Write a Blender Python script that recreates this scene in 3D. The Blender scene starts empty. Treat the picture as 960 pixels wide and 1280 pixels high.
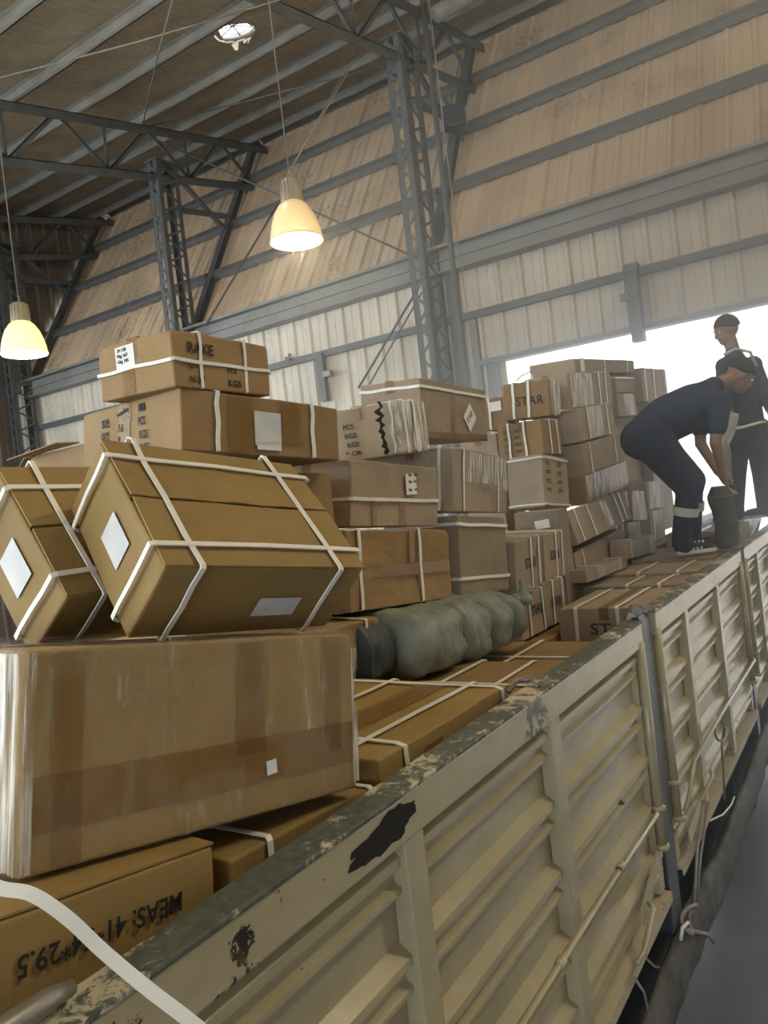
import bpy, bmesh, math, random
from mathutils import Vector, Matrix, Euler, noise
R = math.radians
random.seed(7)
scene = bpy.context.scene
col = scene.collection

# ------------------------------------------------------------------ camera
EYE = Vector((0, 0, 3.0))
FPX = 957.0
ROT = Matrix(((0.83097236, 0.09202437, 0.54864966),
              (0.54423911, 0.06988624, -0.83601418),
              (-0.11527674, 0.99330128, 0.00799027)))
cam = bpy.data.cameras.new('camera')
cam.sensor_fit = 'VERTICAL'
cam.sensor_height = 24.0
cam.lens = FPX * 24.0 / 1280.0
cam.clip_end = 500
cam_ob = bpy.data.objects.new('camera', cam)
col.objects.link(cam_ob)
cam_ob.matrix_world = Matrix.Translation(EYE) @ ROT.to_4x4()
scene.camera = cam_ob

# ------------------------------------------------------------------ world, sun, exposure
scene.view_settings.view_transform = 'Standard'
scene.view_settings.look = 'None'
scene.view_settings.gamma = 1.0
scene.view_settings.use_curve_mapping = False
scene.view_settings.exposure = 0.68
world = bpy.data.worlds.new('bright_overcast_sky')
scene.world = world
world.use_nodes = True
wn = world.node_tree
wn.nodes.clear()
wo = wn.nodes.new('ShaderNodeOutputWorld')
wb = wn.nodes.new('ShaderNodeBackground')
wb.inputs['Color'].default_value = (0.84, 0.93, 1.0, 1)
wb.inputs['Strength'].default_value = 3.0
wn.links.new(wb.outputs[0], wo.inputs[0])

def sun_lamp(name, az, el, strength, angle, color):
    l = bpy.data.lights.new(name, 'SUN')
    l.energy = strength
    l.angle = R(angle)
    l.color = color
    o = bpy.data.objects.new(name, l)
    col.objects.link(o)
    d = Vector((math.sin(R(az)) * math.cos(R(el)), math.cos(R(az)) * math.cos(R(el)), math.sin(R(el))))
    o.rotation_euler = d.to_track_quat('Z', 'Y').to_euler()
    o.location = d * 40
    return o
sun_lamp('sun', 24, 62, 5.0, 0.6, (1.0, 0.93, 0.80))

for name, loc, e in (('fill_light', (-2.6, -3.8, 4.6), 140), ('fill_light', (.3, 3.2, 7.6), 60), ('fill_light', (3.0, 5.6, 8.6), 420), ('fill_light', (-5.5, 4.5, 9.2), 120), ('fill_light', (-8.0, 1.0, 5.6), 110)):  # unseen fill lights added to brighten the load and upper wall
    l = bpy.data.lights.new(name, 'POINT'); l.energy = e; l.color = (1.0, .88, .60); l.shadow_soft_size = .16
    o = bpy.data.objects.new(name, l); col.objects.link(o); o.location = loc

def ray(px, py):
    v = Vector(((px - 480) / FPX, -(py - 640) / FPX, -1.0))
    return ROT @ v
def dep(px, py, zc):                      # point on the ray of a pixel at camera depth zc
    return EYE + ray(px, py) * zc
def at(px, py, **k):                      # point on the ray of a pixel in an axis plane
    a, v = list(k.items())[0]
    i = 'XYZ'.index(a)
    d = ray(px, py)
    return EYE + d * ((v - EYE[i]) / d[i])

# ------------------------------------------------------------------ materials
def lin(r, g, b):
    f = lambda c: (c / 255 / 12.92) if c / 255 <= 0.04045 else ((c / 255 + 0.055) / 1.055) ** 2.4
    return (f(r), f(g), f(b), 1)
class NT:
    def __init__(s, name):
        s.m = bpy.data.materials.new(name)
        s.m.use_nodes = True
        s.t = s.m.node_tree
        s.b = s.t.nodes['Principled BSDF']
    def n(s, typ, **k):
        x = s.t.nodes.new('ShaderNode' + typ)
        for a, v in k.items():
            if a in x.inputs: x.inputs[a].default_value = v
            else: setattr(x, a, v)
        return x
    def l(s, a, b): s.t.links.new(a, b)
    def coord(s, scale=(1, 1, 1), kind='Object'):
        tc = s.n('TexCoord'); mp = s.n('Mapping')
        mp.inputs['Scale'].default_value = scale
        s.l(tc.outputs[kind], mp.inputs['Vector'])
        return mp.outputs[0]
    def noise(s, vec, scale, detail=4, rough=.55, dist=0):
        x = s.n('TexNoise', Scale=scale, Detail=detail, Roughness=rough, Distortion=dist)
        s.l(vec, x.inputs['Vector'])
        return x.outputs['Fac']
    def ramp(s, fac, stops):
        x = s.n('ValToRGB')
        e = x.color_ramp.elements
        while len(e) < len(stops): e.new(.5)
        for i, (p, c) in enumerate(stops):
            e[i].position = p; e[i].color = c if len(c) == 4 else (*c, 1)
        s.l(fac, x.inputs[0])
        return x.outputs['Color']
    def mix(s, fac, a, b, mode='MIX'):
        x = s.n('Mix', data_type='RGBA', blend_type=mode)
        for sock, v in ((x.inputs[0], fac), (x.inputs[6], a), (x.inputs[7], b)):
            if hasattr(v, 'links'): s.l(v, sock)
            else: sock.default_value = v
        return x.outputs[2]
    def bump(s, h, strength=.3, dist=.01):
        x = s.n('Bump', Strength=strength, Distance=dist)
        s.l(h, x.inputs['Height'])
        s.l(x.outputs[0], s.b.inputs['Normal'])
        return x
    def base(s, c):
        if hasattr(c, 'links'): s.l(c, s.b.inputs['Base Color'])
        else: s.b.inputs['Base Color'].default_value = c
        return s
    def set(s, **k):
        for a, v in k.items():
            s.b.inputs[a.replace('_', ' ')].default_value = v
        return s

def plain(name, c, rough=.6, metal=0.0, var=.12, scale=6, bump=0.0, bscale=40):
    t = NT(name)
    v = t.coord()
    f = t.noise(v, scale)
    dark = tuple(x * (1 - var * 2) for x in c[:3]) + (1,)
    lite = tuple(min(1, x * (1 + var)) for x in c[:3]) + (1,)
    t.base(t.ramp(f, [(.3, dark), (.7, lite)])).set(Roughness=rough, Metallic=metal)
    if bump: t.bump(t.noise(v, bscale), bump, .01)
    return t.m
def cardboard(name, c, rough=.72):
    t = NT(name)
    v = t.coord()
    oi = t.n('ObjectInfo')
    streak = t.noise(t.coord((3, 3, 90)), 4, 2)
    blot = t.noise(v, 5, 5, .6)
    fine = t.noise(v, 140, 3)
    base = t.ramp(blot, [(.25, tuple(x * .80 for x in c[:3])), (.62, c[:3]), (.85, tuple(min(1, x * 1.10) for x in c[:3]))])
    base = t.mix(.12, base, t.ramp(streak, [(.3, (.25, .25, .25)), (.7, (1, 1, 1))]), 'MULTIPLY')
    base = t.mix(.10, base, t.ramp(fine, [(.35, (.4, .4, .4)), (.65, (1, 1, 1))]), 'MULTIPLY')
    scuff = t.ramp(t.noise(v, 22, 6, .7, .6), [(.66, (0, 0, 0)), (.72, (1, 1, 1))])
    sc = t.n('Math', operation='MULTIPLY'); t.l(scuff, sc.inputs[0]); sc.inputs[1].default_value = .22
    base = t.mix(sc.outputs[0], base, (min(1, c[0] * 1.7), min(1, c[1] * 1.7), min(1, c[2] * 1.75), 1))
    hs = t.n('HueSaturation')
    mv = t.n('MapRange'); mv.inputs['To Min'].default_value = .86; mv.inputs['To Max'].default_value = 1.12
    t.l(oi.outputs['Random'], mv.inputs['Value']); t.l(mv.outputs[0], hs.inputs['Value']); t.l(base, hs.inputs['Color'])
    t.base(hs.outputs[0]).set(Roughness=rough)
    t.b.inputs['Specular IOR Level'].default_value = .3
    t.bump(t.noise(v, 16, 5, .6), .25, .012)
    return t.m
KRAFT = cardboard('kraft_cardboard', (.355, .235, .088))
KRAFT_WARM = cardboard('warm_kraft_cardboard', (.35, .225, .105))
KRAFT_GREY = cardboard('hazed_kraft_cardboard', (.40, .315, .225))  # kraft for farther cartons, greyed and lightened so the colour carries haze
FLUTE = plain('torn_cardboard_edge', (.30, .19, .09, 1), .9, var=.3, scale=30)
DARKGAP = plain('dark_tear', (.012, .010, .008, 1), .95)

def tape_mat(name, c, mix=.5):
    t = NT(name)
    v = t.coord()
    t.base(t.ramp(t.noise(v, 8, 3), [(.3, tuple(x * .8 for x in c[:3])), (.7, c[:3])])).set(Roughness=.22)
    t.bump(t.noise(t.coord((1, 1, 6)), 24, 4), .25, .006)
    t.b.inputs['Alpha'].default_value = mix
    return t.m
TAPE = tape_mat('brown_packing_tape', (.36, .20, .06, 1), .36)
def wrap_mat():
    t = NT('clear_stretch_wrap')
    v = t.coord((1, 1, 1))
    n = t.noise(t.coord((2, 2, 1)), 7, 5, .65, 1.2)
    n2 = t.noise(t.coord((9, 9, 1.5)), 9, 3, .6, .5)
    mul = t.n('Math', operation='MULTIPLY'); t.l(n, mul.inputs[0]); t.l(n2, mul.inputs[1])
    a = t.ramp(mul.outputs[0], [(.20, (.04, .04, .04)), (.34, (.12, .12, .12)), (.44, (.40, .40, .40))])
    t.base((.80, .78, .72, 1)).set(Roughness=.10)
    t.l(a, t.b.inputs['Alpha'])
    t.bump(t.noise(t.coord((2, 2, 1)), 14, 5, .65, 1.5), .9, .02)
    return t.m
WRAP = wrap_mat()
def milky_mat():
    t = NT('milky_wrap_film')
    n = t.noise(t.coord((26, 1.5, 1)), 2.2, 3, .6, .3)
    a = t.ramp(n, [(.42, (.04, .04, .04)), (.60, (.75, .75, .75))])
    t.base((.85, .84, .80, 1)).set(Roughness=.25)
    t.l(a, t.b.inputs['Alpha'])
    t.bump(n, .6, .02)
    return t.m
MILKY = milky_mat()
STRAP = plain('white_plastic_strap', (.82, .81, .76, 1), .38, var=.04)
PAPER = plain('white_paper_label', (.80, .80, .77, 1), .6, var=.03)
def blur_label():
    t = NT('pale_label_with_soft_grey_print')
    n = t.noise(t.coord(), 9, 1)
    t.base(t.ramp(n, [(.3, (.52, .54, .55)), (.7, (.68, .68, .66))])).set(Roughness=.55)
    return t.m
BLUR = blur_label()
INK = plain('black_print_ink', (.02, .018, .016, 1), .7, var=.1)
FADED = plain('faded_print_ink', (.07, .06, .05, 1), .7, var=.2)

def steel(name, c, rough=.55, metal=.0, rust=.25):
    t = NT(name)
    v = t.coord()
    f = t.noise(v, 2.5, 6, .65)
    b = t.ramp(f, [(.3, tuple(x * .7 for x in c[:3])), (.65, c[:3]), (.85, tuple(min(1, x * 1.2) for x in c[:3]))])
    r = t.ramp(t.noise(v, 9, 6, .7), [(.62, (0, 0, 0)), (.70, (rust, rust, rust))])
    b = t.mix(r, b, (.12, .07, .04, 1))
    t.base(b).set(Roughness=rough, Metallic=metal)
    return t.m
STEEL = steel('dark_grey_frame_steel', (.115, .125, .13, 1), .5)
GIRT = steel('grey_galvanised_girt', (.17, .18, .185, 1), .5)
PURLIN = steel('grey_galvanised_purlin', (.36, .36, .33, 1), .5)
BEAM = steel('pale_grey_beam', (.30, .30, .285, 1), .55)
def cladding(name, c, rustc, amount):
    t = NT(name)
    v = t.coord(kind='Object')
    oi = t.n('ObjectInfo')
    wv = t.n('VectorMath', operation='ADD'); t.l(v, wv.inputs[0]); t.l(oi.outputs['Location'], wv.inputs[1])
    f = t.noise(wv.outputs[0], .9, 5, .6)
    b = t.ramp(f, [(.3, tuple(x * .78 for x in c[:3])), (.7, c[:3])])
    mp = t.n('Mapping'); mp.inputs['Scale'].default_value = (9, 9, .8); t.l(wv.outputs[0], mp.inputs['Vector'])
    s1 = t.noise(mp.outputs[0], 1.6, 5, .7)
    b = t.mix(.22, b, t.ramp(s1, [(.35, (.45, .36, .28)), (.62, (1, 1, 1))]), 'MULTIPLY')
    r1 = t.noise(wv.outputs[0], 11, 6, .75)
    r2 = t.noise(wv.outputs[0], .8, 2)
    mul = t.n('Math', operation='MULTIPLY'); t.l(r1, mul.inputs[0]); t.l(r2, mul.inputs[1])
    rr = t.ramp(mul.outputs[0], [(.31, (0, 0, 0)), (.36, (amount,) * 3)])
    b = t.mix(rr, b, rustc)
    hs = t.n('HueSaturation')
    mv = t.n('MapRange'); mv.inputs['To Min'].default_value = .92; mv.inputs['To Max'].default_value = 1.06
    t.l(oi.outputs['Random'], mv.inputs['Value']); t.l(mv.outputs[0], hs.inputs['Value']); t.l(b, hs.inputs['Color'])
    t.base(hs.outputs[0]).set(Roughness=.55)
    return t.m
CLAD_UP = cladding('tan_wall_cladding', (.80, .62, .44), (.16, .09, .05, 1), .45)
CLAD_LOW = cladding('cream_wall_cladding', (.88, .81, .70), (.25, .18, .12, 1), .25)
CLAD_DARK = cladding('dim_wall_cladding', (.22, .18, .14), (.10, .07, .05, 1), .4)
def foil():
    t = NT('brown_foil_insulation')
    v = t.coord()
    oi = t.n('ObjectInfo')
    f = t.noise(v, 1.4, 6, .65)
    b = t.ramp(f, [(.3, (.30, .235, .16)), (.7, (.50, .41, .29))])
    w = t.n('TexWave', wave_type='BANDS', bands_direction='X', Scale=2.1, Distortion=3.0, Detail=3)
    t.l(v, w.inputs['Vector'])
    b = t.mix(.25, b, t.ramp(w.outputs['Fac'], [(.0, (.5, .5, .5)), (.3, (1, 1, 1))]), 'MULTIPLY')
    t.base(b).set(Roughness=.42, Metallic=.25)
    t.bump(t.noise(v, 6, 6, .7, 1.0), .7, .06)
    return t.m
FOIL = foil()

def cream_paint(name='cream_truck_paint', chips=.0, c=(.47, .415, .27)):
    t = NT(name)
    v = t.coord()
    f = t.noise(v, 3, 5, .6)
    b = t.ramp(f, [(.3, tuple(x * .82 for x in c)), (.7, c)])
    dirt = t.noise(t.coord((3, 1, 3)), 1.7, 6, .7)
    b = t.mix(.35, b, t.ramp(dirt, [(.3, (.50, .44, .34)), (.6, (1, 1, 1))]), 'MULTIPLY')
    ch = t.noise(v, 13, 6, .72, .4)
    big = t.noise(v, 2.1, 3, .5)
    add = t.n('Math', operation='MULTIPLY'); t.l(ch, add.inputs[0]); t.l(big, add.inputs[1])
    k = .40 - chips * .13
    mask = t.ramp(add.outputs[0], [(k, (0, 0, 0)), (k + .012, (1, 1, 1))])
    b = t.mix(mask, b, t.ramp(t.noise(v, 30, 4), [(.4, (.025, .022, .02)), (.7, (.10, .055, .03))]))
    t.base(b).set(Roughness=.24)
    t.b.inputs['Specular IOR Level'].default_value = .6
    t.bump(t.noise(v, 5, 4), .12, .02)
    return t.m
CREAM = cream_paint()
CREAM_CHIP = cream_paint('chipped_cream_truck_paint', .35)
def worn_cap():
    t = NT('worn_dark_green_rail_paint')
    v = t.coord()
    n = t.noise(v, 20, 8, .75, .5)
    big = t.noise(v, 2.2, 3)
    m = t.n('Math', operation='MULTIPLY'); t.l(n, m.inputs[0]); t.l(big, m.inputs[1])
    f = t.ramp(m.outputs[0], [(.26, (0, 0, 0)), (.30, (1, 1, 1))])
    d = t.ramp(t.noise(v, 40, 4), [(.3, (.055, .065, .055)), (.7, (.12, .135, .115))])
    t.base(t.mix(f, d, (.55, .50, .38, 1))).set(Roughness=.6)
    t.bump(f, .3, .003)
    return t.m
CAP = worn_cap()
RUSTY = steel('rusty_cream_ledge', (.55, .48, .36, 1), .6, rust=.9)
NAVY = plain('dark_navy_chassis', (.012, .018, .035, 1), .5, var=.3)
POST_BLUE = steel('dark_blue_grey_stake_post', (.055, .065, .085, 1), .35, .2, .3)
BAREMETAL = steel('bare_worn_steel', (.30, .28, .25, 1), .35, .5, .7)
TARP = plain('dirty_grey_canvas', (.10, .10, .095, 1), .75, var=.25, scale=9, bump=.6, bscale=14)
ROPE = plain('grey_rope', (.30, .29, .26, 1), .8)
CABLE = plain('thin_dark_cable', (.20, .18, .15, 1), .6)
def concrete():
    t = NT('polished_grey_concrete')
    v = t.coord()
    f = t.noise(v, 1.1, 7, .65)
    b = t.ramp(f, [(.3, (.085, .09, .098)), (.7, (.15, .155, .165))])
    sc = t.ramp(t.noise(t.coord((1, 9, 1)), 3, 6, .75), [(.60, (0, 0, 0)), (.68, (.25, .25, .25))])
    t.base(t.mix(sc, b, (.26, .26, .26, 1))).set(Roughness=.38)
    return t.m
CONCRETE = concrete()
YARD = plain('pale_yard_ground', (.52, .50, .46, 1), .8, var=.1, scale=.6)
SACK = plain('grey_green_woven_sack', (.24, .27, .235, 1), .5, var=.15, scale=10, bump=.5, bscale=26)
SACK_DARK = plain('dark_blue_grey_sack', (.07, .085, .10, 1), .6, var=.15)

# ------------------------------------------------------------------ mesh helpers
class MB:
    def __init__(s): s.v, s.f, s.sm = [], [], []
    def add(s, vs, fs, smooth=False):
        k = len(s.v)
        s.v += [tuple(v) for v in vs]
        s.f += [tuple(i + k for i in f) for f in fs]
        s.sm += [smooth] * len(fs)
        return s
    def box(s, lo, hi, M=None):
        x0, y0, z0 = lo; x1, y1, z1 = hi
        vs = [Vector(p) for p in ((x0, y0, z0), (x1, y0, z0), (x1, y1, z0), (x0, y1, z0), (x0, y0, z1), (x1, y0, z1), (x1, y1, z1), (x0, y1, z1))]
        if M: vs = [M @ v for v in vs]
        return s.add(vs, [(3, 2, 1, 0), (4, 5, 6, 7), (0, 1, 5, 4), (1, 2, 6, 5), (2, 3, 7, 6), (3, 0, 4, 7)])
    def bar(s, a, b, w, h, up=(0, 0, 1)):
        a, b = Vector(a), Vector(b)
        d = (b - a); L = d.length; d.normalize()
        u = Vector(up); u = u - d * u.dot(d)
        if u.length < 1e-4: u = Vector((1, 0, 0)) - d * d.x
        u.normalize(); r = d.cross(u)
        M = Matrix.Translation(a) @ Matrix((r, d, u)).transposed().to_4x4()
        return s.box((-w / 2, 0, -h / 2), (w / 2, L, h / 2), M)
    def angle(s, a, b, w, t, up=(0, 0, 1), side=(1, 0, 0)):      # L-section bar
        s.bar(a, b, w, t, up)
        d = (Vector(b) - Vector(a)).normalized(); u = Vector(up); u = (u - d * u.dot(d)).normalized(); r = d.cross(u)
        off = r * (w / 2 - t / 2) - u * (w / 2 - t / 2)
        return s.bar(Vector(a) + off, Vector(b) + off, t, w, up)
    def tube(s, pts, r, n=8, cap=True):
        pts = [Vector(p) for p in pts]
        rs = r if isinstance(r, (list, tuple)) else [r] * len(pts)
        rings = []; u = None
        for i, p in enumerate(pts):
            d = (pts[min(i + 1, len(pts) - 1)] - pts[max(i - 1, 0)]).normalized()
            if u is None:
                u = d.orthogonal().normalized()
            u = (u - d * u.dot(d)).normalized(); w = d.cross(u)
            rings.append([p + (u * math.cos(2 * math.pi * k / n) + w * math.sin(2 * math.pi * k / n)) * rs[i] for k in range(n)])
        vs = [v for rg in rings for v in rg]; fs = []
        for i in range(len(pts) - 1):
            for k in range(n):
                a = i * n + k; b = i * n + (k + 1) % n
                fs.append((a, b, b + n, a + n))
        if cap: fs += [tuple(range(n))[::-1], tuple(range(len(vs) - n, len(vs)))]
        return s.add(vs, fs, True)
    def lathe(s, prof, n=24, M=None):
        vs, fs = [], []
        for r, z in prof:
            for k in range(n):
                a = 2 * math.pi * k / n
                v = Vector((r * math.cos(a), r * math.sin(a), z)); vs.append(M @ v if M else v)
        for i in range(len(prof) - 1):
            for k in range(n):
                a = i * n + k; b = i * n + (k + 1) % n
                fs.append((a, b, b + n, a + n))
        return s.add(vs, fs, True)
    def ball(s, c, rx, ry=None, rz=None, M=None, n=14, m=9):
        ry = ry or rx; rz = rz or rx
        prof = [(math.sin(math.pi * i / m), -math.cos(math.pi * i / m)) for i in range(m + 1)]
        T = Matrix.Translation(Vector(c)) @ (M.to_4x4() if M else Matrix.Identity(4)) @ Matrix.Diagonal((rx, ry, rz, 1))
        vs, fs = [], []
        for r, z in prof[1:-1]:
            for k in range(n):
                a = 2 * math.pi * k / n; vs.append(T @ Vector((r * math.cos(a), r * math.sin(a), z)))
        b0 = len(vs); vs.append(T @ Vector((0, 0, -1))); vs.append(T @ Vector((0, 0, 1)))
        for i in range(m - 2):
            for k in range(n):
                a = i * n + k; b = i * n + (k + 1) % n
                fs.append((a, b, b + n, a + n))
        for k in range(n):
            fs.append((b0, (k + 1) % n, k)); q = (m - 2) * n
            fs.append((b0 + 1, q + k, q + (k + 1) % n))
        return s.add(vs, fs, True)
    def cap(s, a, b, ra, rb, n=12):        # tapered capsule
        a, b = Vector(a), Vector(b); d = (b - a); L = d.length
        if L < 1e-6: return s.ball(a, ra)
        d.normalize()
        pts, rs = [], []
        for i in range(5):
            t = math.pi / 2 * i / 4; pts.append(a - d * ra * math.cos(t)); rs.append(max(ra * math.sin(t), 1e-4))
        for i in range(5):
            t = math.pi / 2 * i / 4; pts.append(b + d * rb * math.sin(t)); rs.append(max(rb * math.cos(t), 1e-4))
        return s.tube(pts, rs, n)
    def mesh(s, name):
        m = bpy.data.meshes.new(name)
        m.from_pydata(s.v, [], s.f)
        m.polygons.foreach_set('use_smooth', s.sm)
        m.update()
        return m
    def build(s, name, mat, parent=None, **k):
        return link(name, s.mesh(name), mat, parent, **k)
def link(name, mesh, mat=None, parent=None, loc=None, rot=None):
    o = bpy.data.objects.new(name, mesh)
    col.objects.link(o)
    if mat and not mesh.materials: mesh.materials.append(mat)
    if parent: o.parent = parent
    if loc is not None: o.location = loc
    if rot is not None: o.rotation_euler = rot
    return o
def thing(name, label, cat, loc=(0, 0, 0), rot=(0, 0, 0), group=None):
    o = bpy.data.objects.new(name, None)
    o.empty_display_size = .1
    col.objects.link(o)
    o.location = loc; o.rotation_euler = rot
    return tag(o, label, cat, group)
def tag(o, label, cat, group=None):
    o['label'] = label; o['category'] = cat
    if group: o['group'] = group
    return o
def struct(name, loc=(0, 0, 0)):
    o = bpy.data.objects.new(name, None); col.objects.link(o); o.location = loc
    o['kind'] = 'structure'
    return o
def bevel(o, w, seg=2, ang=40):
    m = o.modifiers.new('bevel', 'BEVEL'); m.width = w; m.segments = seg; m.limit_method = 'ANGLE'; m.angle_limit = R(ang)
    return o
def text(parent, s, size, loc, rot, mat=INK, name='lettering', align='LEFT', sx=1.0):
    c = bpy.data.curves.new(name, 'FONT')
    c.body = s; c.size = size; c.extrude = .0006; c.align_x = align; c.space_character = 1.05
    c.resolution_u = 3; c.offset = size * .014
    c.materials.append(mat)
    tmp = bpy.data.objects.new(name, c)
    me = bpy.data.meshes.new_from_object(tmp)
    bpy.data.objects.remove(tmp)
    o = link(name, me, mat, parent, loc, rot); o.scale = (sx, 1, 1)
    return o

# ------------------------------------------------------------------ setting: floor, yard, walls, roof
fl = MB().box((-24, -14, -.12), (8, 11.35, 0)).build('floor', CONCRETE); fl['kind'] = 'structure'
yd = MB().box((-70, 11.36, -.14), (70, 150, -.02)).build('ground', YARD); yd['kind'] = 'structure'

SW = .38                                              # one corrugation of the cladding
def sheet_mesh(name, length, w=SW, rib=.05):
    prof = [(0, 0), (.030, -rib), (.075, -rib), (.105, 0), (w * .62, 0), (w * .64, -.008), (w * .68, -.008), (w * .70, 0), (w + .02, .001)]
    vs, fs = [], []
    n = len(prof)
    for z in (0, length):
        vs += [(x, y, z) for x, y in prof]
        vs += [(x, y + .006, z) for x, y in prof]
    for i in range(n - 1):
        fs.append((i, i + 1, 2 * n + i + 1, 2 * n + i))
        fs.append((n + i, 3 * n + i, 3 * n + i + 1, n + i + 1))
    return MB().add(vs, fs).mesh(name)
LOW_FULL = sheet_mesh('low_sheet', 6.95); LOW_FULL.materials.append(CLAD_LOW)
LOW_SHORT = sheet_mesh('short_sheet', 1.83); LOW_SHORT.materials.append(CLAD_LOW)
UP_LEN = 5.78
UP = sheet_mesh('upper_sheet', UP_LEN); UP.materials.append(CLAD_UP)
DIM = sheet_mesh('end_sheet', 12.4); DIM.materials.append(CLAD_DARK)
wall = struct('wall_back', (0, 11.3, 0))
LEAN = math.atan2(3.0, 4.8)
xs = -17.75
k = 0
while xs < 6.9:
    door = xs > -5.2
    link('cladding_sheet', LOW_SHORT if door else LOW_FULL, None, wall, (xs, 0, 5.12 if door else 0))
    link('cladding_sheet', UP, None, wall, (xs + random.uniform(-.004, .004), 0, 6.98), (-LEAN, 0, 0))
    xs += SW
def incl(z, off=0.0):                                 # point (Y, Z) on the leaning wall, off metres to the inside
    t = (z - 6.98) / 4.8
    return 11.3 + 3.0 * t - off * math.cos(LEAN), z + off * math.sin(LEAN)
def cbar(mb, y, z, x0, x1, h, d, lean):               # channel rail running along X
    M = Matrix.Translation((0, y, z)) @ Matrix.Rotation(-lean, 4, 'X')
    mb.box((x0, -d, -h / 2), (x1, 0, -h / 2 + .012), M)
    mb.box((x0, -d, h / 2 - .012), (x1, 0, h / 2), M)
    mb.box((x0, -d - .012, -h / 2), (x1, -d, h / 2), M)
    return mb
FRAMES = (-17.3, -11.6, -5.95)
bays = [(-17.3, -11.6), (-11.6, -5.95), (-5.95, 6.9)]
for z, h in ((8.2, .15), (9.5, .15), (10.72, .15), (11.93, .2)):
    for a, b in bays:
        y, zz = incl(z, .06)
        o = cbar(MB(), y - 11.3, zz, a + .02, b - .02, h, .12, LEAN).build('girt', GIRT, wall)
for a, b in bays:
    cbar(MB(), -.056, 5.86, a + .02, b - .02, .11, .08, 0).build('girt', GIRT, wall)
    m = MB().box((a + .02, -.20, 6.62), (b - .02, -.04, 6.98)).box((a + .02, -.30, 6.60), (b - .02, -.04, 6.63))
    m.build('eave_beam', BEAM, wall)
    MB().box((a + .02, -.34, 6.98), (b - .02, -.02, 7.03)).build('beam_flange', BEAM, wall)
    MB().box((a + .02, -.24, 6.80), (b - .02, -.20, 6.84)).build('beam_ledge', BEAM, wall)
MB().box((-5.2, -.16, 5.04), (6.9, .03, 5.12)).build('door_lintel', BEAM, wall)
MB().box((-5.06, -.12, 0), (-4.92, .04, 5.04)).build('door_jamb', BEAM, wall)
MB().box((-5.62, -.16, 0), (-5.45, -.03, 6.6)).build('wall_post', GIRT, wall)
MB().box((-5.3, -.10, 0), (-5.2, -.02, 5.8)).build('wall_post', BEAM, wall)
MB().box((-2.78, -.26, 4.88), (-2.62, -.10, 5.92)).box((-2.80, -.28, 5.84), (-2.60, -.08, 5.96)).box((-2.86, -.34, 5.46), (-2.74, -.26, 5.56)).build('hanging_post', GIRT, wall)
MB().box((-8.36, -.22, 5.0), (-8.22, -.1, 5.86)).build('hanging_post', GIRT, wall)
MB().box((-8.22, -.24, 5.42), (-8.06, -.14, 5.52)).build('bracket', BAREMETAL, wall)
MB().tube([(-9.15, -.02, 5.95), (-9.1, -.14, 5.95), (-9.0, -.2, 5.9), (-8.95, -.2, 6.0)], .03).build('bracket', BEAM, wall)

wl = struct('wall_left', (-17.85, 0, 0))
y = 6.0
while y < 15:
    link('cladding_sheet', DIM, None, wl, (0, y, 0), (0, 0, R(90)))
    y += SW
for z in (4.5, 6.9, 8.4, 9.8):
    MB().box((.03, 6, z - .08), (.16, 14, z + .08)).build('girt', GIRT, wl)

wr = struct('wall_right', (7.0, 0, 0))
y = -12.0
while y < 11.0:
    link('cladding_sheet', DIM, None, wr, (0, y, 0), (0, 0, R(90)))
    y += SW
# ---- roof: rises towards the back wall
RS = .215
def roof_z(y): return 11.22 + RS * (y - 10.65)
roof = struct('ceiling', (0, 0, 0))
PUR = [-12.0, -9.0, -6.0, -3.5, -1.2, .6, 2.3, 3.75, 5.15, 6.48, 7.85, 9.13, 10.55, 11.68, 12.74, 13.8, 14.55]
XB = [-17.9, -11.6, -5.95, -.3, 7.1]
HOLE = (-8.28, 9.81)
HR = .33
def roof_piece(x0, x1, y0, y1, hole=None):
    bm = bmesh.new()
    cx, cy = (x0 + x1) / 2, (y0 + y1) / 2
    if hole:
        hx, hy = hole
        angs = [2 * math.pi * i / 30 for i in range(30)] + [math.atan2(y - hy, x - hx) % (2 * math.pi) for x in (x0, x1) for y in (y0, y1)]
        angs.sort(); n = len(angs)
        ring_i, ring_o = [], []
        for a in angs:
            r = HR * random.uniform(.93, 1.07)
            dx, dy = math.cos(a), math.sin(a)
            ring_i.append(bm.verts.new((hx + r * dx, hy + r * dy, 0)))
            tx = (x1 - hx) / dx if dx > 1e-9 else (x0 - hx) / dx if dx < -1e-9 else 1e9
            ty = (y1 - hy) / dy if dy > 1e-9 else (y0 - hy) / dy if dy < -1e-9 else 1e9
            t = min(tx, ty)
            ring_o.append(bm.verts.new((hx + t * dx, hy + t * dy, 0)))
        for i in range(n):
            j = (i + 1) % n
            bm.faces.new((ring_i[i], ring_o[i], ring_o[j], ring_i[j]))
    else:
        nx, ny = 10, 3
        g = [[bm.verts.new((x0 + (x1 - x0) * i / nx, y0 + (y1 - y0) * j / ny, 0)) for j in range(ny + 1)] for i in range(nx + 1)]
        for i in range(nx):
            for j in range(ny):
                bm.faces.new((g[i][j], g[i + 1][j], g[i + 1][j + 1], g[i][j + 1]))
    for v in bm.verts:
        sag = 0 * math.sin(math.pi * min(1, max(0, (v.co.y - y0) / (y1 - y0)))) * (0 if hole else 1)
        v.co.z = roof_z(v.co.y) + sag + .01
        v.co.x -= cx; v.co.y -= cy; v.co.z -= roof_z(cy)
    bmesh.ops.recalc_face_normals(bm, faces=bm.faces)
    me = bpy.data.meshes.new('roof_sheet'); bm.to_mesh(me); bm.free()
    o = link('roof_sheet', me, FOIL, roof, (cx, cy, roof_z(cy)))
    s = o.modifiers.new('thick', 'SOLIDIFY'); s.thickness = .03; s.offset = 1
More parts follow.
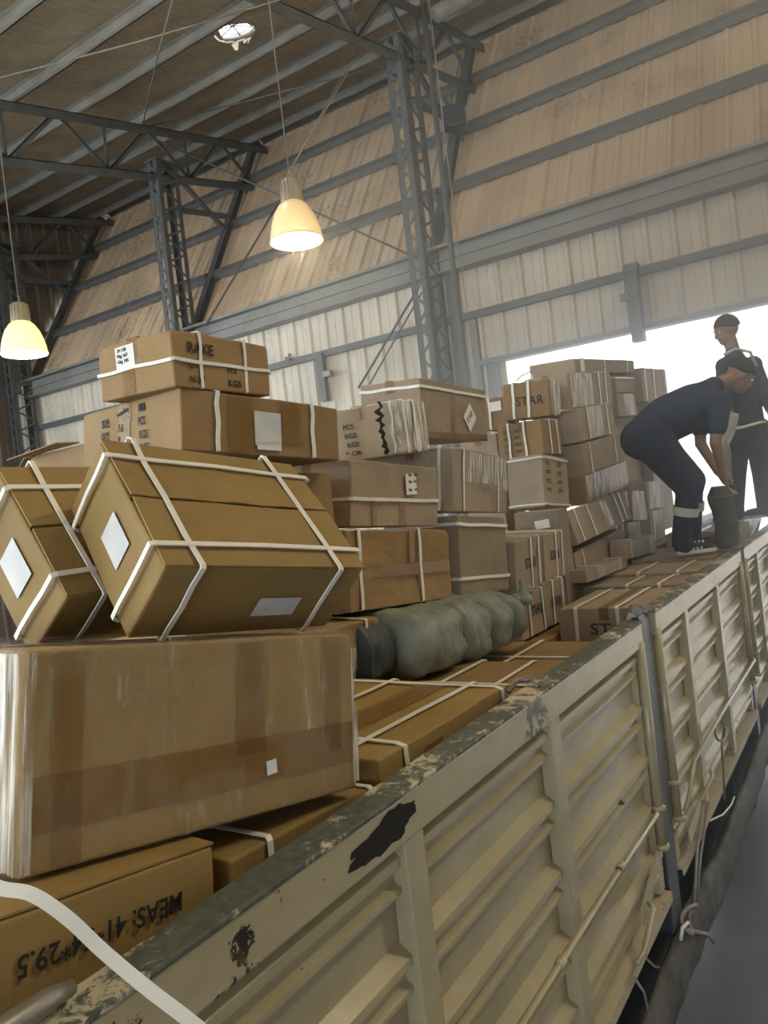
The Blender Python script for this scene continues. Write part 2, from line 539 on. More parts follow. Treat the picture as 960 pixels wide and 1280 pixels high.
for i in range(len(PUR) - 1):
    for j in range(len(XB) - 1):
        h = HOLE if PUR[i] < HOLE[1] < PUR[i + 1] and XB[j] < HOLE[0] < XB[j + 1] else None
        roof_piece(XB[j] - .01, XB[j + 1] + .01, PUR[i], PUR[i + 1], h)
for y in PUR:
    m = MB(); z = roof_z(y)
    m.box((-17.8, y - .02, z - .19), (7.0, y, z)).box((-17.8, y - .08, z - .19), (7.0, y, z - .175)).box((-17.8, y - .08, z - .015), (7.0, y, z))
    m.build('purlin', PURLIN, roof)
vent = thing('roof_vent', 'round hole in the roof, ragged edged, daylight coming through its spoked vent', 'roof vent', (HOLE[0], HOLE[1], roof_z(HOLE[1])), (math.atan(RS), 0, 0))
MB().lathe([(.36, .035), (.36, .16), (.34, .16), (.34, .035), (.36, .035)], 28).build('vent_ring', BAREMETAL, vent)
for i in range(7):
    a = R(i * 360 / 7 + 11)
    MB().bar((.0, 0, .13), (.35 * math.cos(a), .35 * math.sin(a), .13), .022, .01).build('spoke', BAREMETAL, vent)
for i in range(5):
    a = R(random.uniform(0, 360)); r = .33
    m = MB()
    p = Vector((r * math.cos(a), r * math.sin(a), .0)); tdir = Vector((-math.sin(a), math.cos(a), 0))
    q = p * random.uniform(.72, .85) + Vector((0, 0, -random.uniform(.03, .14)))
    m.add([p - tdir * .07 + Vector((0, 0, .01)), p + tdir * .07 + Vector((0, 0, .01)), q + tdir * .03, q - tdir * .02], [(0, 1, 2, 3)])
    o = m.build('torn_foil', FOIL, vent); s = o.modifiers.new('thick', 'SOLIDIFY'); s.thickness = .004

# ---- frames: lattice columns, trusses, leaning legs
bar_front = MB().bar((.02, 0, 0), (.26, 0, .25), .045, .008, (0, 1, 0)).mesh('lacing_front'); bar_front.materials.append(STEEL)
bar_front2 = MB().bar((.26, 0, 0), (.02, 0, .25), .045, .008, (0, 1, 0)).mesh('lacing_front_b'); bar_front2.materials.append(STEEL)
bar_side = MB().bar((0, .02, 0), (0, .52, .25), .045, .008, (1, 0, 0)).mesh('lacing_side'); bar_side.materials.append(STEEL)
bar_side2 = MB().bar((0, .52, 0), (0, .02, .25), .045, .008, (1, 0, 0)).mesh('lacing_side_b'); bar_side2.materials.append(STEEL)
WHICH = {-5.95: ('steel lattice column rising beside the bright doorway', 'roof truss end over the column beside the bright doorway', 'leaning wall post behind the lattice column beside the doorway'),
         -11.6: ('steel lattice column behind the topmost carton marked RAKE', 'roof truss carried by the column behind the RAKE carton', 'leaning wall post behind the column above the RAKE carton'),
         -17.3: ('shadowed steel lattice column in the dark corner behind the glowing lamp', 'roof truss in the dark corner above the glowing lamp', 'leaning wall post in the dark corner beside the glowing lamp')}
for X in FRAMES:
    lab = WHICH[X]
    c = thing('lattice_column', lab[0], 'column', (X, 10.6, 0), group='lattice columns of the hall')
    top = roof_z(10.9) - 1.0
    for dx in (0, .28):
        for dy in (0, .54):
            s = 1 if dx == 0 else -1; q = 1 if dy == 0 else -1
            m = MB().box((dx - .005 * s, dy, 0), (dx + .10 * s, dy + .008 * q, top)) if s > 0 else MB().box((dx - .10, min(dy, dy + .008 * q), 0), (dx + .005, max(dy, dy + .008 * q), top))
            m.box((min(dx, dx + .008 * s), min(dy, dy + .10 * q), 0), (max(dx, dx + .008 * s), max(dy, dy + .10 * q), top))
            m.build('chord', STEEL, c)
    z = 3.0; k = 0
    while z + .26 < top:
        link('lacing_bar', bar_front if k % 2 else bar_front2, None, c, (0, -.006, z))
        link('lacing_bar', bar_side if k % 2 else bar_side2, None, c, (.286, 0, z))
        z += .25; k += 1
    MB().box((-.05, -.03, top), (.33, .58, top + .03)).build('cap_plate', STEEL, c)
    xm = X + .14
    t = thing('roof_truss', lab[1], 'truss', (xm, 10.9, roof_z(10.9) - .2), group='roof trusses of the hall')
    org = Vector((xm, 10.9, roof_z(10.9) - .2))
    def tz(y, low): return roof_z(y) - .27 - (.93 if low else 0)
    def pt(y, low): return Vector((xm, y, tz(y, low))) - org
    def seg(nm, a, b, w): MB().angle(a, b, w, .014, (0, 0, 1)).build(nm, STEEL, t)
    seg('top_chord', pt(2.2, 0), pt(14.15, 0), .17)
    seg('bottom_chord', pt(2.2, 1), pt(13.55, 1), .16)
    ys = [2.4 + i * 1.02 for i in range(12)]
    for i in range(len(ys) - 1):
        a, b = ys[i], ys[i + 1]
        seg('web_bar', pt(a, i % 2), pt(b, 1 - i % 2), .075)
        if i % 2: seg('web_bar', pt(a, 1), pt(a, 0), .06)
    lg = thing('wall_post', lab[2], 'post', (xm, 11.25, 6.98), group='leaning wall posts')
    a = Vector((0, -.02, -.3)); b = Vector((0, 2.75, 4.7))
    d = (b - a).normalized(); nrm = Vector((0, -d.z, d.y))
    MB().bar(a + nrm * .10, b + nrm * .10, .16, .012, nrm).bar(a + nrm * .22, b + nrm * .22, .16, .012, nrm).bar(a + nrm * .16, b + nrm * .16, .012, .12, nrm).build('post_body', STEEL, lg)
    MB().bar((0, .02, 2.5), (0, 1.6, 2.75), .09, .09).build('knee_brace', STEEL, lg)
    MB().bar((0, -.02, 3.2), (0, 1.3, 2.35), .08, .08).build('knee_brace', STEEL, lg)

# ---- rods, cables, pipes under the roof
def line(name, pts, r, mat, label, cat, group=None, n=6):
    pts = [Vector(p) for p in pts]; o0 = pts[0].copy()
    o = MB().tube([p - o0 for p in pts], r, n).build(name, mat, None, loc=o0)
    return tag(o, label, cat, group)
line('tension_rod', [at(190, 172, X=-11.46), at(526, 325, Y=10.85)], .018, STEEL, 'thin steel brace rod crossing the wall behind the hanging lamp', 'rod')
line('tension_rod', [at(186, 158, X=-11.46), at(488, 80, X=-5.9)], .014, STEEL, 'thin steel rod joining the tops of two lattice columns', 'rod')
line('tension_rod', [at(524, 358, X=-5.9), at(448, 485, Y=11.05)], .02, STEEL, 'dark steel brace rod slanting down to the wall below the eave beam', 'rod')
line('tension_rod', [at(527, 366, X=-5.9), at(462, 480, Y=11.05)], .014, STEEL, 'thinner brace rod just right of the dark slanting one', 'rod')
line('tension_rod', [at(347, 256, Y=12.0), at(256, 408, Y=10.85)], .02, STEEL, 'thin brace rod slanting down the tan wall left of the hanging lamp', 'rod')
line('cable', [at(0, 97, Z=9.0), (at(0, 97, Z=9.0) + at(350, 0, Z=9.0)) / 2 + Vector((0, 0, -.03)), at(350, 0, Z=9.0)], .012, CABLE, 'long thin cable stretched under the roof purlins', 'cable')
line('cable', [at(217, -5, Z=9.85), at(197, 70, Z=9.9), at(178, 158, Y=10.35)], .012, CABLE, 'thin cable dropping from the roof to the left lattice column', 'cable')
line('downpipe', [(-5.1, 10.42, 0), (-5.1, 10.42, 11.05)], .045, STEEL, 'tall thin dark pipe standing by the lattice column at the doorway', 'pipe')
line('rope', [(-4.95, 10.45, 4.9), (-4.98, 10.4, 8), (-5.0, 10.42, 11.05)], .008, ROPE, 'thin pale rope hanging beside the tall dark pipe', 'rope')
p = at(567, 148, Y=11.7)
fl_ = thing('floodlight', 'black box floodlight fixed high beside the lattice column at the doorway', 'floodlight', p, (0, 0, R(25)))
bevel(MB().box((-.2, -.14, -.17), (.2, .14, .17)).build('housing', POST_BLUE, fl_), .02)
MB().box((.202, -.11, -.13), (.215, .11, .13)).build('glass', plain('floodlight_glass', (.35, .38, .40, 1), .1), fl_)
MB().bar((-.05, 0, .16), (-.3, -.2, .75), .05, .05).build('bracket', STEEL, fl_)
MB().bar((.05, .1, -.02), (.12, .95, .05), .05, .05).build('bracket', STEEL, fl_)
line('pipe', [dep(545, 18, 12.2), dep(612, -22, 12.6)], .13, BEAM, 'pale thick pipe end under the roof above the doorway column', 'pipe', n=14)

# ---- pendant lamps
def lamp(pos, scale, glow, label, wires, yaw=0):
    g = 'bell pendant lamps'
    t = thing('pendant_lamp', label, 'lamp', pos, (0, 0, 0), g)
    s = NT('lamp_shade_glass'); v = s.coord()
    s.base((.85, .74, .50, 1)).set(Roughness=.3)
    s.b.inputs['Emission Color'].default_value = glow[1]
    s.b.inputs['Emission Strength'].default_value = glow[0]
    s.b.inputs['Transmission Weight'].default_value = .25
    n = 40
    prof = [(.245, 0), (.243, .02), (.232, .09), (.212, .17), (.178, .26), (.135, .325), (.095, .36)]
    vs, fs = [], []
    for r, z in prof:
        for k in range(n * 2):
            a = math.pi * k / n
            rr = r * (1 + (.012 if k % 2 else -.012))
            vs.append((rr * math.cos(a) * scale, rr * math.sin(a) * scale, z * scale))
    N = n * 2
    for i in range(len(prof) - 1):
        for k in range(N): fs.append((i * N + k, i * N + (k + 1) % N, (i + 1) * N + (k + 1) % N, (i + 1) * N + k))
    o = MB().add(vs, fs, True).build('shade', s.m, t)
    so = o.modifiers.new('thick', 'SOLIDIFY'); so.thickness = .008; so.offset = -1
    MB().lathe([(.246 * scale, -.008), (.252 * scale, 0), (.248 * scale, .014), (.240 * scale, .006), (.246 * scale, -.008)], 40).build('rim', s.m, t)
    m = MB().lathe([(.002, .36 * scale), (.095 * scale, .355 * scale), (.105 * scale, .37 * scale), (.092 * scale, .55 * scale), (.07 * scale, .57 * scale), (.002, .575 * scale)], 24)
    for k in range(16):
        a = 2 * math.pi * k / 16
        m.bar((.100 * math.cos(a) * scale, .100 * math.sin(a) * scale, .37 * scale), (.093 * math.cos(a) * scale, .093 * math.sin(a) * scale, .55 * scale), .008, .014, (math.cos(a), math.sin(a), 0))
    m.build('lamp_cap', plain('lamp_cap_metal', (.30, .25, .18, 1), .5), t)
    e = NT('lamp_bulb_light'); e.b.inputs['Emission Color'].default_value = glow[1]; e.b.inputs['Emission Strength'].default_value = glow[2]
    MB().ball((0, 0, .2 * scale), .05 * scale, .05 * scale, .09 * scale).build('bulb', e.m, t)
    MB().tube([(0, 0, .57 * scale), (.02, 0, .62 * scale), (0, 0, .66 * scale)], .008).build('hanger', CABLE, t)
    for w in wires:
        MB().tube([(0, 0, .64 * scale)] + [Vector(q) - Vector(pos) for q in w], .006, 5).build('cord', CABLE, t)
    return t
P1 = dep(371, 301, 6.6)
lamp(P1, .92, (.05, (1.0, .80, .45, 1), 1.0), 'bell lamp with a dull amber shade hanging before the tan wall', [[(P1.x, P1.y, roof_z(P1.y) - .1)], [at(452, 52, X=-5.9)], [at(460, 48, X=-5.7)]])
P2 = dep(31, 442, 7.8)
lamp(P2, .90, (.30, (.93, 1.0, .50, 1), 3.0), 'bell lamp with a brightly glowing yellow green shade in the dark corner', [[(P2.x, P2.y, roof_z(P2.y) - .1)]])
for P, c, e in ((P1, (1, .8, .5), 25), (P2, (.95, 1, .6), 45)):
    l = bpy.data.lights.new('lamp_light', 'POINT'); l.energy = e; l.color = c; l.shadow_soft_size = .08
    o = bpy.data.objects.new('lamp_light', l); col.objects.link(o); o.location = P + Vector((0, 0, -.03))
# ------------------------------------------------------------------ the truck
TO = Vector((-2.2, 4.2, 0))
truck = thing('cargo_truck', 'cream painted open cargo truck with ribbed side boards, loaded with cartons', 'truck', TO)
def tpart(mb, name, mat, parent=None):
    return link(name, mb.mesh(name), mat, parent or truck, None if parent else -TO)
BOARDS = [(-1.0, 3.375, (.52, 1.42, 2.30)), (3.61, 6.17, (4.26, 5.18)), (6.33, 9.2, (7.03, 7.9, 8.6))]
ZB, ZT = 1.19, 2.285
def board_profile():
    p = [(ZT, -1.0)]
    n = 5; pitch = (ZT - ZB) / n
    for i in range(n):
        z = ZT - i * pitch - .030
        p += [(z, -1.0), (z - .006, -1.0), (z - .030, -.966), (z - .050, -.966), (z - .058, -.990), (z - .088, -.990), (z - .098, -.972), (z - .110, -.972), (z - .118, -1.0)]
    p.append((ZB, -1.0))
    return p
for bi, (y0, y1, posts) in enumerate(BOARDS):
    prof = board_profile(); n = len(prof)
    steps = [y0 + (y1 - y0) * i / 12 for i in range(13)]
    vs, fs = [], []
    for y in steps:
        for z, x in prof:
            dent = .005 * noise.noise((y * 2.1, z * 3.0, bi * 7.0))
            vs.append((x + dent, y, z))
    for i in range(12):
        for k in range(n - 1):
            a = i * n + k
            fs.append((a, a + 1, a + n + 1, a + n))
    m = MB().add(vs, fs)
    b = tpart(m, 'side_board', CREAM)
    s = b.modifiers.new('thick', 'SOLIDIFY'); s.thickness = .004
    def sub(mb, name, mat): return link(name, mb.mesh(name), mat, b)
    bevel(sub(MB().box((-1.012, y0, ZT - .025), (-.946, y1, 2.362)), 'top_rail', CREAM_CHIP), .006)
    bevel(sub(MB().box((-1.024, y0, 2.362), (-.941, y1, 2.374)), 'rail_cap', CAP), .004)
    sub(MB().box((-1.02, y0, ZB - .03), (-.945, y1, ZB - .012)).box((-.952, y0, ZB - .055), (-.945, y1, ZB - .03)), 'bottom_ledge', RUSTY)
    for y in posts:
        w = .040
        mm = MB().box((-1.0, y - w, ZB - .012), (-.950, y + w, ZT - .02))
        o = sub(mm, 'post', CREAM); bevel(o, .006)
    for y in (y0 + .035, y1 - .035):
        sub(MB().tube([(-.955, y, ZB + .20), (-.955, y, ZT)], .021, 12).box((-1.0, y - .033, ZB), (-.972, y + .033, ZT)), 'end_tube', CREAM)
        for z in (1.56, ZB + .20):
            sub(MB().lathe([(.022, -.012), (.032, -.008), (.032, .008), (.022, .012)], 14, Matrix.Translation((-.955, y, z))), 'clamp_ring', CREAM)
    if bi == 0:
        sub(MB().tube([(-.915, -.5, 1.623), (-.915, .6, 1.625), (-.915, 1.64, 1.622), (-.915, 2.5, 1.618), (-.915, 3.18, 1.60), (-.94, 3.21, 1.60)], .0105, 8), 'tie_rod', CREAM)
        for y in (.9, 2.05, 2.66): sub(MB().lathe([(.011, -.02), (.016, -.016), (.016, .016), (.011, .02)], 10, Matrix.Translation((-.915, y, 1.62)) @ Matrix.Rotation(R(90), 4, 'X')), 'rod_clip', CREAM)
        sub(MB().bar((-.935, 2.90, 1.305), (-.942, 3.22, 1.40), .006, .065), 'latch', CREAM)
        sub(MB().tube([(-.925, 2.97, 1.335), (-.905, 2.95, 1.325), (-.90, 2.76, 1.255), (-.91, 2.70, 1.25)], .0105, 8), 'latch_handle', CREAM)
        sub(MB().tube([(-.94, .20, 2.42), (-.97, .45, 2.41), (-.985, .56, 2.402), (-.995, .60, 2.392)], [.016, .017, .016, .011], 10), 'rail_hook', BAREMETAL)
        rr = random.Random(5)
        vs, fs = [(-.9445, 1.30, 2.315)], []
        for i in range(40):
            a = 2 * math.pi * i / 40
            c, sn = math.cos(a), math.sin(a)
            q = .85 + .30 * noise.noise((c * 1.3, sn * 1.3, 3)) + .22 * noise.noise((c * 4, sn * 4, 8)) + .12 * noise.noise((c * 11, sn * 11, 1))
            y = 1.30 + .16 * c * q; z = 2.316 + .038 * sn * q + .08 * (y - 1.3)
            vs.append((-.9445, y, min(2.358, max(2.264, z))))
        fs = [(0, i + 1, (i + 1) % 40 + 1) for i in range(40)]
        sub(MB().add(vs, fs), 'paint_scar', DARKGAP)
    if bi == 1:
        sub(MB().tube([(-.935, 3.70, 1.40), (-.915, 3.74, 1.46), (-.912, 3.90, 1.58), (-.912, 4.7, 1.585), (-.912, 6.02, 1.58), (-.935, 6.06, 1.58)], .0115, 8), 'tie_rod', CREAM)
        sub(MB().bar((-.93, 3.71, 1.27), (-.93, 4.06, 1.33), .006, .065), 'latch', CREAM)
        sub(MB().tube([(-.925, 4.02, 1.33), (-.90, 4.2, 1.39), (-.92, 4.28, 1.39)], .0105, 8), 'latch_handle', CREAM)
    if bi == 2:
        sub(MB().tube([(-.915, 6.7, 1.58), (-.915, 8.9, 1.58)], .0115, 8), 'tie_rod', CREAM)
# small mud coloured bump stop seen on the rail
for (ya, yb) in ((3.405, 3.58), (6.195, 6.305)):
    bevel(tpart(MB().box((-1.03, ya, .96), (-.965, yb, 2.385)), 'stake_post', POST_BLUE), .008)
    m = MB()
    for i in range(7):
        yy = ya + (yb - ya) * (i + .5) / 7
        m.bar((-1.02 + .01 * (i % 3), yy, 2.34), (-.99 + .012 * (i % 2), yy + random.uniform(-.02, .02), 2.41 + random.uniform(-.02, .02)), .035, .045)
    tpart(m, 'post_head', BAREMETAL)
tpart(MB().tube([(-1.05, 2.19, 2.374), (-1.045, 2.25, 2.395), (-1.0, 2.27, 2.395), (-.97, 2.24, 2.378)], .010, 8), 'rail_eye', BAREMETAL)
tpart(MB().box((-3.45, -1.0, 1.84), (-1.06, 9.2, 1.93)), 'bed_floor', NAVY)
tpart(MB().box((-3.52, -1.0, 1.06), (-3.46, 9.45, 2.37)), 'far_side_board', CREAM)
tpart(MB().box((-1.42, -1.0, .45), (-1.07, 9.6, 1.12)), 'chassis_skirt', NAVY)
for y in (-.4, 1.0, 2.3, 3.2, 4.7, 6.0, 7.4, 8.7):
    tpart(MB().box((-1.08, y - .03, 1.05), (-.99, y + .03, 1.135)), 'outrigger', NAVY)
for x in (-1.6, -3.2):
    for y in (.3, 7.6, 8.8):
        tpart(MB().lathe([(.02, -.13), (.28, -.13), (.33, -.10), (.47, -.13), (.5, -.08), (.5, .08), (.47, .13), (.33, .10), (.28, .13), (.02, .13)], 28, Matrix.Translation((x, y, .5)) @ Matrix.Rotation(R(90), 4, 'Y')), 'wheel', NAVY)

# grey canvas rolled along the foot of the truck
vs, fs = [], []
N, Kk = 150, 14
for i in range(N + 1):
    y = 1.2 + 8.6 * i / N
    sag = .035 * math.sin(y * 2.3) + .02 * math.sin(y * 5.1 + 1)
    for k in range(Kk):
        a = 2 * math.pi * k / Kk
        r = 1 + .16 * noise.noise((y * 14, math.cos(a) * 2, math.sin(a) * 2)) + .25 * noise.noise((y * 3.1, math.cos(a) * 1.5, math.sin(a) * 1.5))
        vs.append((-.975 +   .045 * r * math.cos(a), y, .775 + sag * .6 + .125 * r * math.sin(a)))
for i in range(N):
    for k in range(Kk):
        a = i * Kk + k; b = i * Kk + (k + 1) % Kk
        fs.append((a, b, b + Kk, a + Kk))
fs += [tuple(range(Kk))[::-1], tuple(range(N * Kk, (N + 1) * Kk))]
canvas = MB().add(vs, fs, True).build('canvas_roll', TARP)
tag(canvas, 'dirty grey canvas roll tied along the lower side of the truck', 'canvas')
# ropes
line('rope', [at(879, 1003, X=-.925), at(872, 1060, X=-.93), at(868, 1120, X=-.95), at(866, 1145, X=-.955)], .008, ROPE, 'grey rope hanging straight from a latch handle to the canvas knot', 'rope')
line('rope', [at(886, 1002, X=-.92), at(876, 1070, X=-.925), at(871, 1130, X=-.95)], .006, ROPE, 'second thinner rope beside the one on the latch handle', 'rope')
k0 = at(862, 1148, X=-.94)
line('rope', [k0 + Vector((.02 * math.sin(a * 2), .09 * math.cos(a), .05 * math.sin(a))) for a in [i * .5 for i in range(20)]] + [at(885, 1168, X=-.93), at(892, 1178, X=-.93)], .009, ROPE, 'knotted rope bundle tied round the canvas roll', 'rope')
line('rope', [at(851, 1175, X=-.94), at(853, 1160, X=-.93), at(860, 1153, X=-.93)], .008, STRAP, 'short white cord end hanging at the canvas knot', 'rope')
line('rope', [at(887, 1026, X=-.94), at(904, 1018, X=-.93), at(914, 1006, X=-.93), at(918, 996, X=-.93)], .005, STRAP, 'white hooked cord at the far end of the canvas roll', 'rope')
line('rope', [at(793, 1222, X=-.93), at(805, 1240, X=-.94), at(811, 1265, X=-.94)], .005, ROPE, 'thin pale cord hanging below the rusty ledge', 'rope')
line('rope', [at(806, 1196, X=-1.0), at(818, 1208, X=-1.0), at(832, 1212, X=-1.0)], .005, ROPE, 'thin dark cord looping under the truck skirt', 'rope')
pts = [at(897, 893, X=-.925)]
for i in range(26):
    a = i * .55
    pts.append(at(900 + 6.5 * math.sin(a), 913 + 13 * math.cos(a + 3.14), X=-.918 + .004 * (i % 4)))
pts += [at(902, 930, X=-.93), at(904, 960, X=-.93), at(906, 1000, X=-.93)]
line('rope', pts, .006, CABLE, 'dark coiled cord hung from the tie rod of the middle side board', 'rope')
# ------------------------------------------------------------------ cartons
def carton_body(d, crush, seed, cuts=6):
    bm = bmesh.new()
    bmesh.ops.create_cube(bm, size=1.0)
    bmesh.ops.subdivide_edges(bm, edges=bm.edges[:], cuts=cuts, use_grid_fill=True)
    dx, dy, dz = d
    for v in bm.verts:
        n = v.co * 2
        p = Vector((v.co.x * dx, v.co.y * dy, (v.co.z + .5) * dz))
        w = Vector((seed * 3.7, seed * 1.3, seed * 2.1))
        for i in range(3):
            e = [abs(n[j]) for j in range(3) if j != i]
            inner = (1 - e[0] ** 4) * (1 - e[1] ** 4)
            if abs(n[i]) > .99:
                a = noise.noise(p * 5 + w + Vector((i * 9, 0, 0)))
                amp = crush * (.45 + .55 * inner)
                if i == 2 and n[i] < 0: amp = 0
                p[i] += math.copysign(1, n[i]) * (a * amp - amp * .55)
        bottom = 1 if n.z < -.99 else 0
        corner = sum(1 for j in range(3) if abs(n[j]) > .99)
        if corner == 3 and not bottom:
            p -= Vector((n.x, n.y, n.z)) * abs(noise.noise(p * 13 + w)) * crush * 1.2
        v.co = p
    me = bpy.data.meshes.new('body'); bm.to_mesh(me); bm.free()
    return me
def strap_mesh(d, kind, t, w=.014, off=.004, seed=0):
    dx, dy, dz = d
    X0, X1, Y0, Y1, Z0, Z1 = -dx / 2, dx / 2, -dy / 2, dy / 2, 0.0, dz
    if kind == 'V':
        c = Y0 + t * dy
        loop = [(X0, Z0), (X1, Z0), (X1, Z1), (X0, Z1)]; mk = lambda a, b, s: (a, c + s, b)
    elif kind == 'W':
        c = X0 + t * dx
        loop = [(Y0, Z0), (Y1, Z0), (Y1, Z1), (Y0, Z1)]; mk = lambda a, b, s: (c + s, a, b)
    else:
        c = Z0 + t * dz
        loop = [(X0, Y0), (X1, Y0), (X1, Y1), (X0, Y1)]; mk = lambda a, b, s: (a, b, c + s)
    cx = sum(p[0] for p in loop) / 4; cy = sum(p[1] for p in loop) / 4
    rr = random.Random(seed)
    pts = []
    for i in range(4):
        a, b = loop[i], loop[(i + 1) % 4]
        for f in (.02, .2, .5, .8, .98):
            pts.append((a[0] + (b[0] - a[0]) * f, a[1] + (b[1] - a[1]) * f, rr.uniform(-.0035, .0035)))
    vs, fs = [], []
    n = len(pts)
    for o in (off, off - .003):
        for s in (-w / 2, w / 2):
            for a, b, j in pts:
                ex = math.copysign(o, a - cx) if abs(abs(a - cx) - abs(loop[0][0] - cx)) < 1e-4 or True else 0
                hx, hy = abs(loop[0][0] - cx), abs(loop[0][1] - cy)
                fa = o if abs(abs(a - cx) - hx) < .021 * 2 * hx else 0
                fb = o if abs(abs(b - cy) - hy) < .021 * 2 * hy else 0
                lowz = (kind != 'H' and b < Z0 + .01 and fb)
                vs.append(mk(a + math.copysign(fa, a - cx), b + (0.0008 if lowz else math.copysign(fb, b - cy)), s + j))
    for i in range(n):
        j = (i + 1) % n
        fs.append((i, j, n + j, n + i)); fs.append((2 * n + i, 3 * n + i, 3 * n + j, 2 * n + j))
        fs.append((i, 2 * n + i, 2 * n + j, j)); fs.append((n + i, n + j, 3 * n + j, 3 * n + i))
    return MB().add(vs, fs).mesh('strap')
FACE = {'+X': (R(90), 0, R(90)), '-Y': (R(90), 0, 0), 'Z': (0, 0, 0)}
def face_pt(d, face, u, v, off):
    dx, dy, dz = d
    if face == '+X': return Vector((dx / 2 + off, -dy / 2 + u * dy, v * dz))
    if face == '-Y': return Vector((-dx / 2 + u * dx, -dy / 2 - off, v * dz))
    return Vector((-dx / 2 + u * dx, -dy / 2 + v * dy, dz + off))
def plate(parent, d, face, u, v, w, h, mat, name, off=.002, spin=0, th=.0012):
    p = face_pt(d, face, u, v, off)
    o = MB().box((-w / 2, -h / 2, 0), (w / 2, h / 2, th)).build(name, mat, parent, loc=p)
    o.rotation_euler = (Matrix(Euler(FACE[face]).to_matrix()) @ Matrix.Rotation(spin, 3, 'Z')).to_euler()
    return o
def letter(parent, d, face, u, v, s, cap, mat=INK, spin=0, off=.0022, sx=1.0):
    e = (Euler(FACE[face]).to_matrix() @ Matrix.Rotation(spin, 3, 'Z')).to_euler()
    return text(parent, s, cap / .70, face_pt(d, face, u, v, off), e, mat, sx=sx)
CART = {}
seedn = [0]
def carton(key, label, pos, mat=KRAFT, straps=(), tape=True, flaps=False, labels=(), texts=(), wrap=False, films=(), crush=.009, group=None, hw=.014, tapes=()):
    cx, cy, cz, dx, dy, dz, yaw, pit, rol = pos
    seedn[0] += 1
    d = (dx, dy, dz)
    Rm = Matrix.Rotation(R(yaw), 3, 'Z') @ Matrix.Rotation(R(pit), 3, 'X') @ Matrix.Rotation(R(rol), 3, 'Y')
    base = Vector((cx, cy, cz)) + Rm @ Vector((0, 0, -dz / 2))
    t = thing('carton', label, 'box', base, Rm.to_euler(), group)
    b = link('body', carton_body(d, crush, seedn[0]), mat, t)
    bevel(b, .006, 2, 50)
    M4 = Matrix.Translation(base) @ Rm.to_4x4()
    CART[key] = (t, M4, d)
    rr = random.Random(seedn[0])
    if flaps:
        g = .004
        for s in (-1, 1):
            x0, x1 = (-dx / 2 + .002, -g) if s < 0 else (g, dx / 2 - .002)
            m = MB()
            nn = 8
            vs, fs = [], []
            for i in range(nn + 1):
                y = -dy / 2 + .002 + (dy - .004) * i / nn
                lift = .004 + .004 * rr.random()
                zs = (.0005, lift) if s < 0 else (lift, .0005)
                for z0 in (0, .004):
                    vs += [(x0, y, dz + zs[0] + z0), (x1, y, dz + zs[1] + z0)]
            for i in range(nn):
                a = i * 4
                fs += [(a + 2, a + 3, a + 7, a + 6), (a, a + 4, a + 5, a + 1), (a, a + 2, a + 6, a + 4), (a + 1, a + 5, a + 7, a + 3)]
            fs += [(0, 1, 3, 2), (nn * 4, nn * 4 + 2, nn * 4 + 3, nn * 4 + 1)]
            m.add(vs, fs).build('flap', mat, t)
        MB().box((-g, -dy / 2 + .003, dz - .001), (g, dy / 2 - .003, dz + .0008)).build('seam_gap', DARKGAP, t)
    elif tape:
        MB().box((-.026, -dy / 2 - .0014, dz + .0006), (.026, dy / 2 + .0014, dz + .0016)).box((-.026, -dy / 2 - .0016, dz - min(.07, dz * .4)), (.026, -dy / 2 - .0006, dz + .0016)).build('tape', TAPE, t)
    for face, u, v, w, h in tapes:
        plate(t, d, face, u, v, w, h, TAPE, 'tape', off=.0008, th=.0008)
    so = .014 if flaps else .0045
    for i, (k, v) in enumerate(straps):
        if k == 'Wp':                                  # strap along the top through a pixel of the photo
            top = M4 @ Vector((0, 0, dz)); nn = Rm @ Vector((0, 0, 1))
            r = ray(*v); q = EYE + r * ((top - EYE).dot(nn) / r.dot(nn))
            k, v = 'W', ((M4.inverted() @ q).x + dx / 2) / dx
            v = min(.98, max(.02, v))
        link('strap', strap_mesh(d, k, v, hw, so + .0012 * (k != 'V'), seedn[0] * 10 + i), STRAP, t)
    for face, u, v, w, h, spin, m in labels:
        plate(t, d, face, u, v, w, h, m, 'label', spin=spin)
    for x in texts:
        letter(t, d, *x[:5], **(x[5] if len(x) > 5 else {}))
    for face, u0, u1, v0, v1 in films:
        w = (u1 - u0) * (dx if face != '+X' else dy); h = (v1 - v0) * dz
        m = MB(); vs, fs = [], []
        nx, ny = 14, 4
        for j in range(ny + 1):
            for i in range(nx + 1):
                vs.append((w * (i / nx - .5), h * (j / ny - .5), .002 + .006 * abs(noise.noise((i * .9, j * .25, seedn[0])))))
        for j in range(ny):
            for i in range(nx):
                a = j * (nx + 1) + i
                fs.append((a, a + 1, a + nx + 2, a + nx + 1))
        o = m.add(vs, fs, True).build('film', MILKY, t, loc=face_pt(d, face, (u0 + u1) / 2, (v0 + v1) / 2, .004))
        o.rotation_euler = FACE[face]
    if wrap:
        me = carton_body((dx + .022, dy + .022, dz + .018), .014, seedn[0] + 50, 9)
        o = link('stretch_wrap', me, WRAP, t, loc=(0, 0, -.002))
        for p in me.polygons: p.use_smooth = True
        bevel(o, .012, 2, 50)
    return t

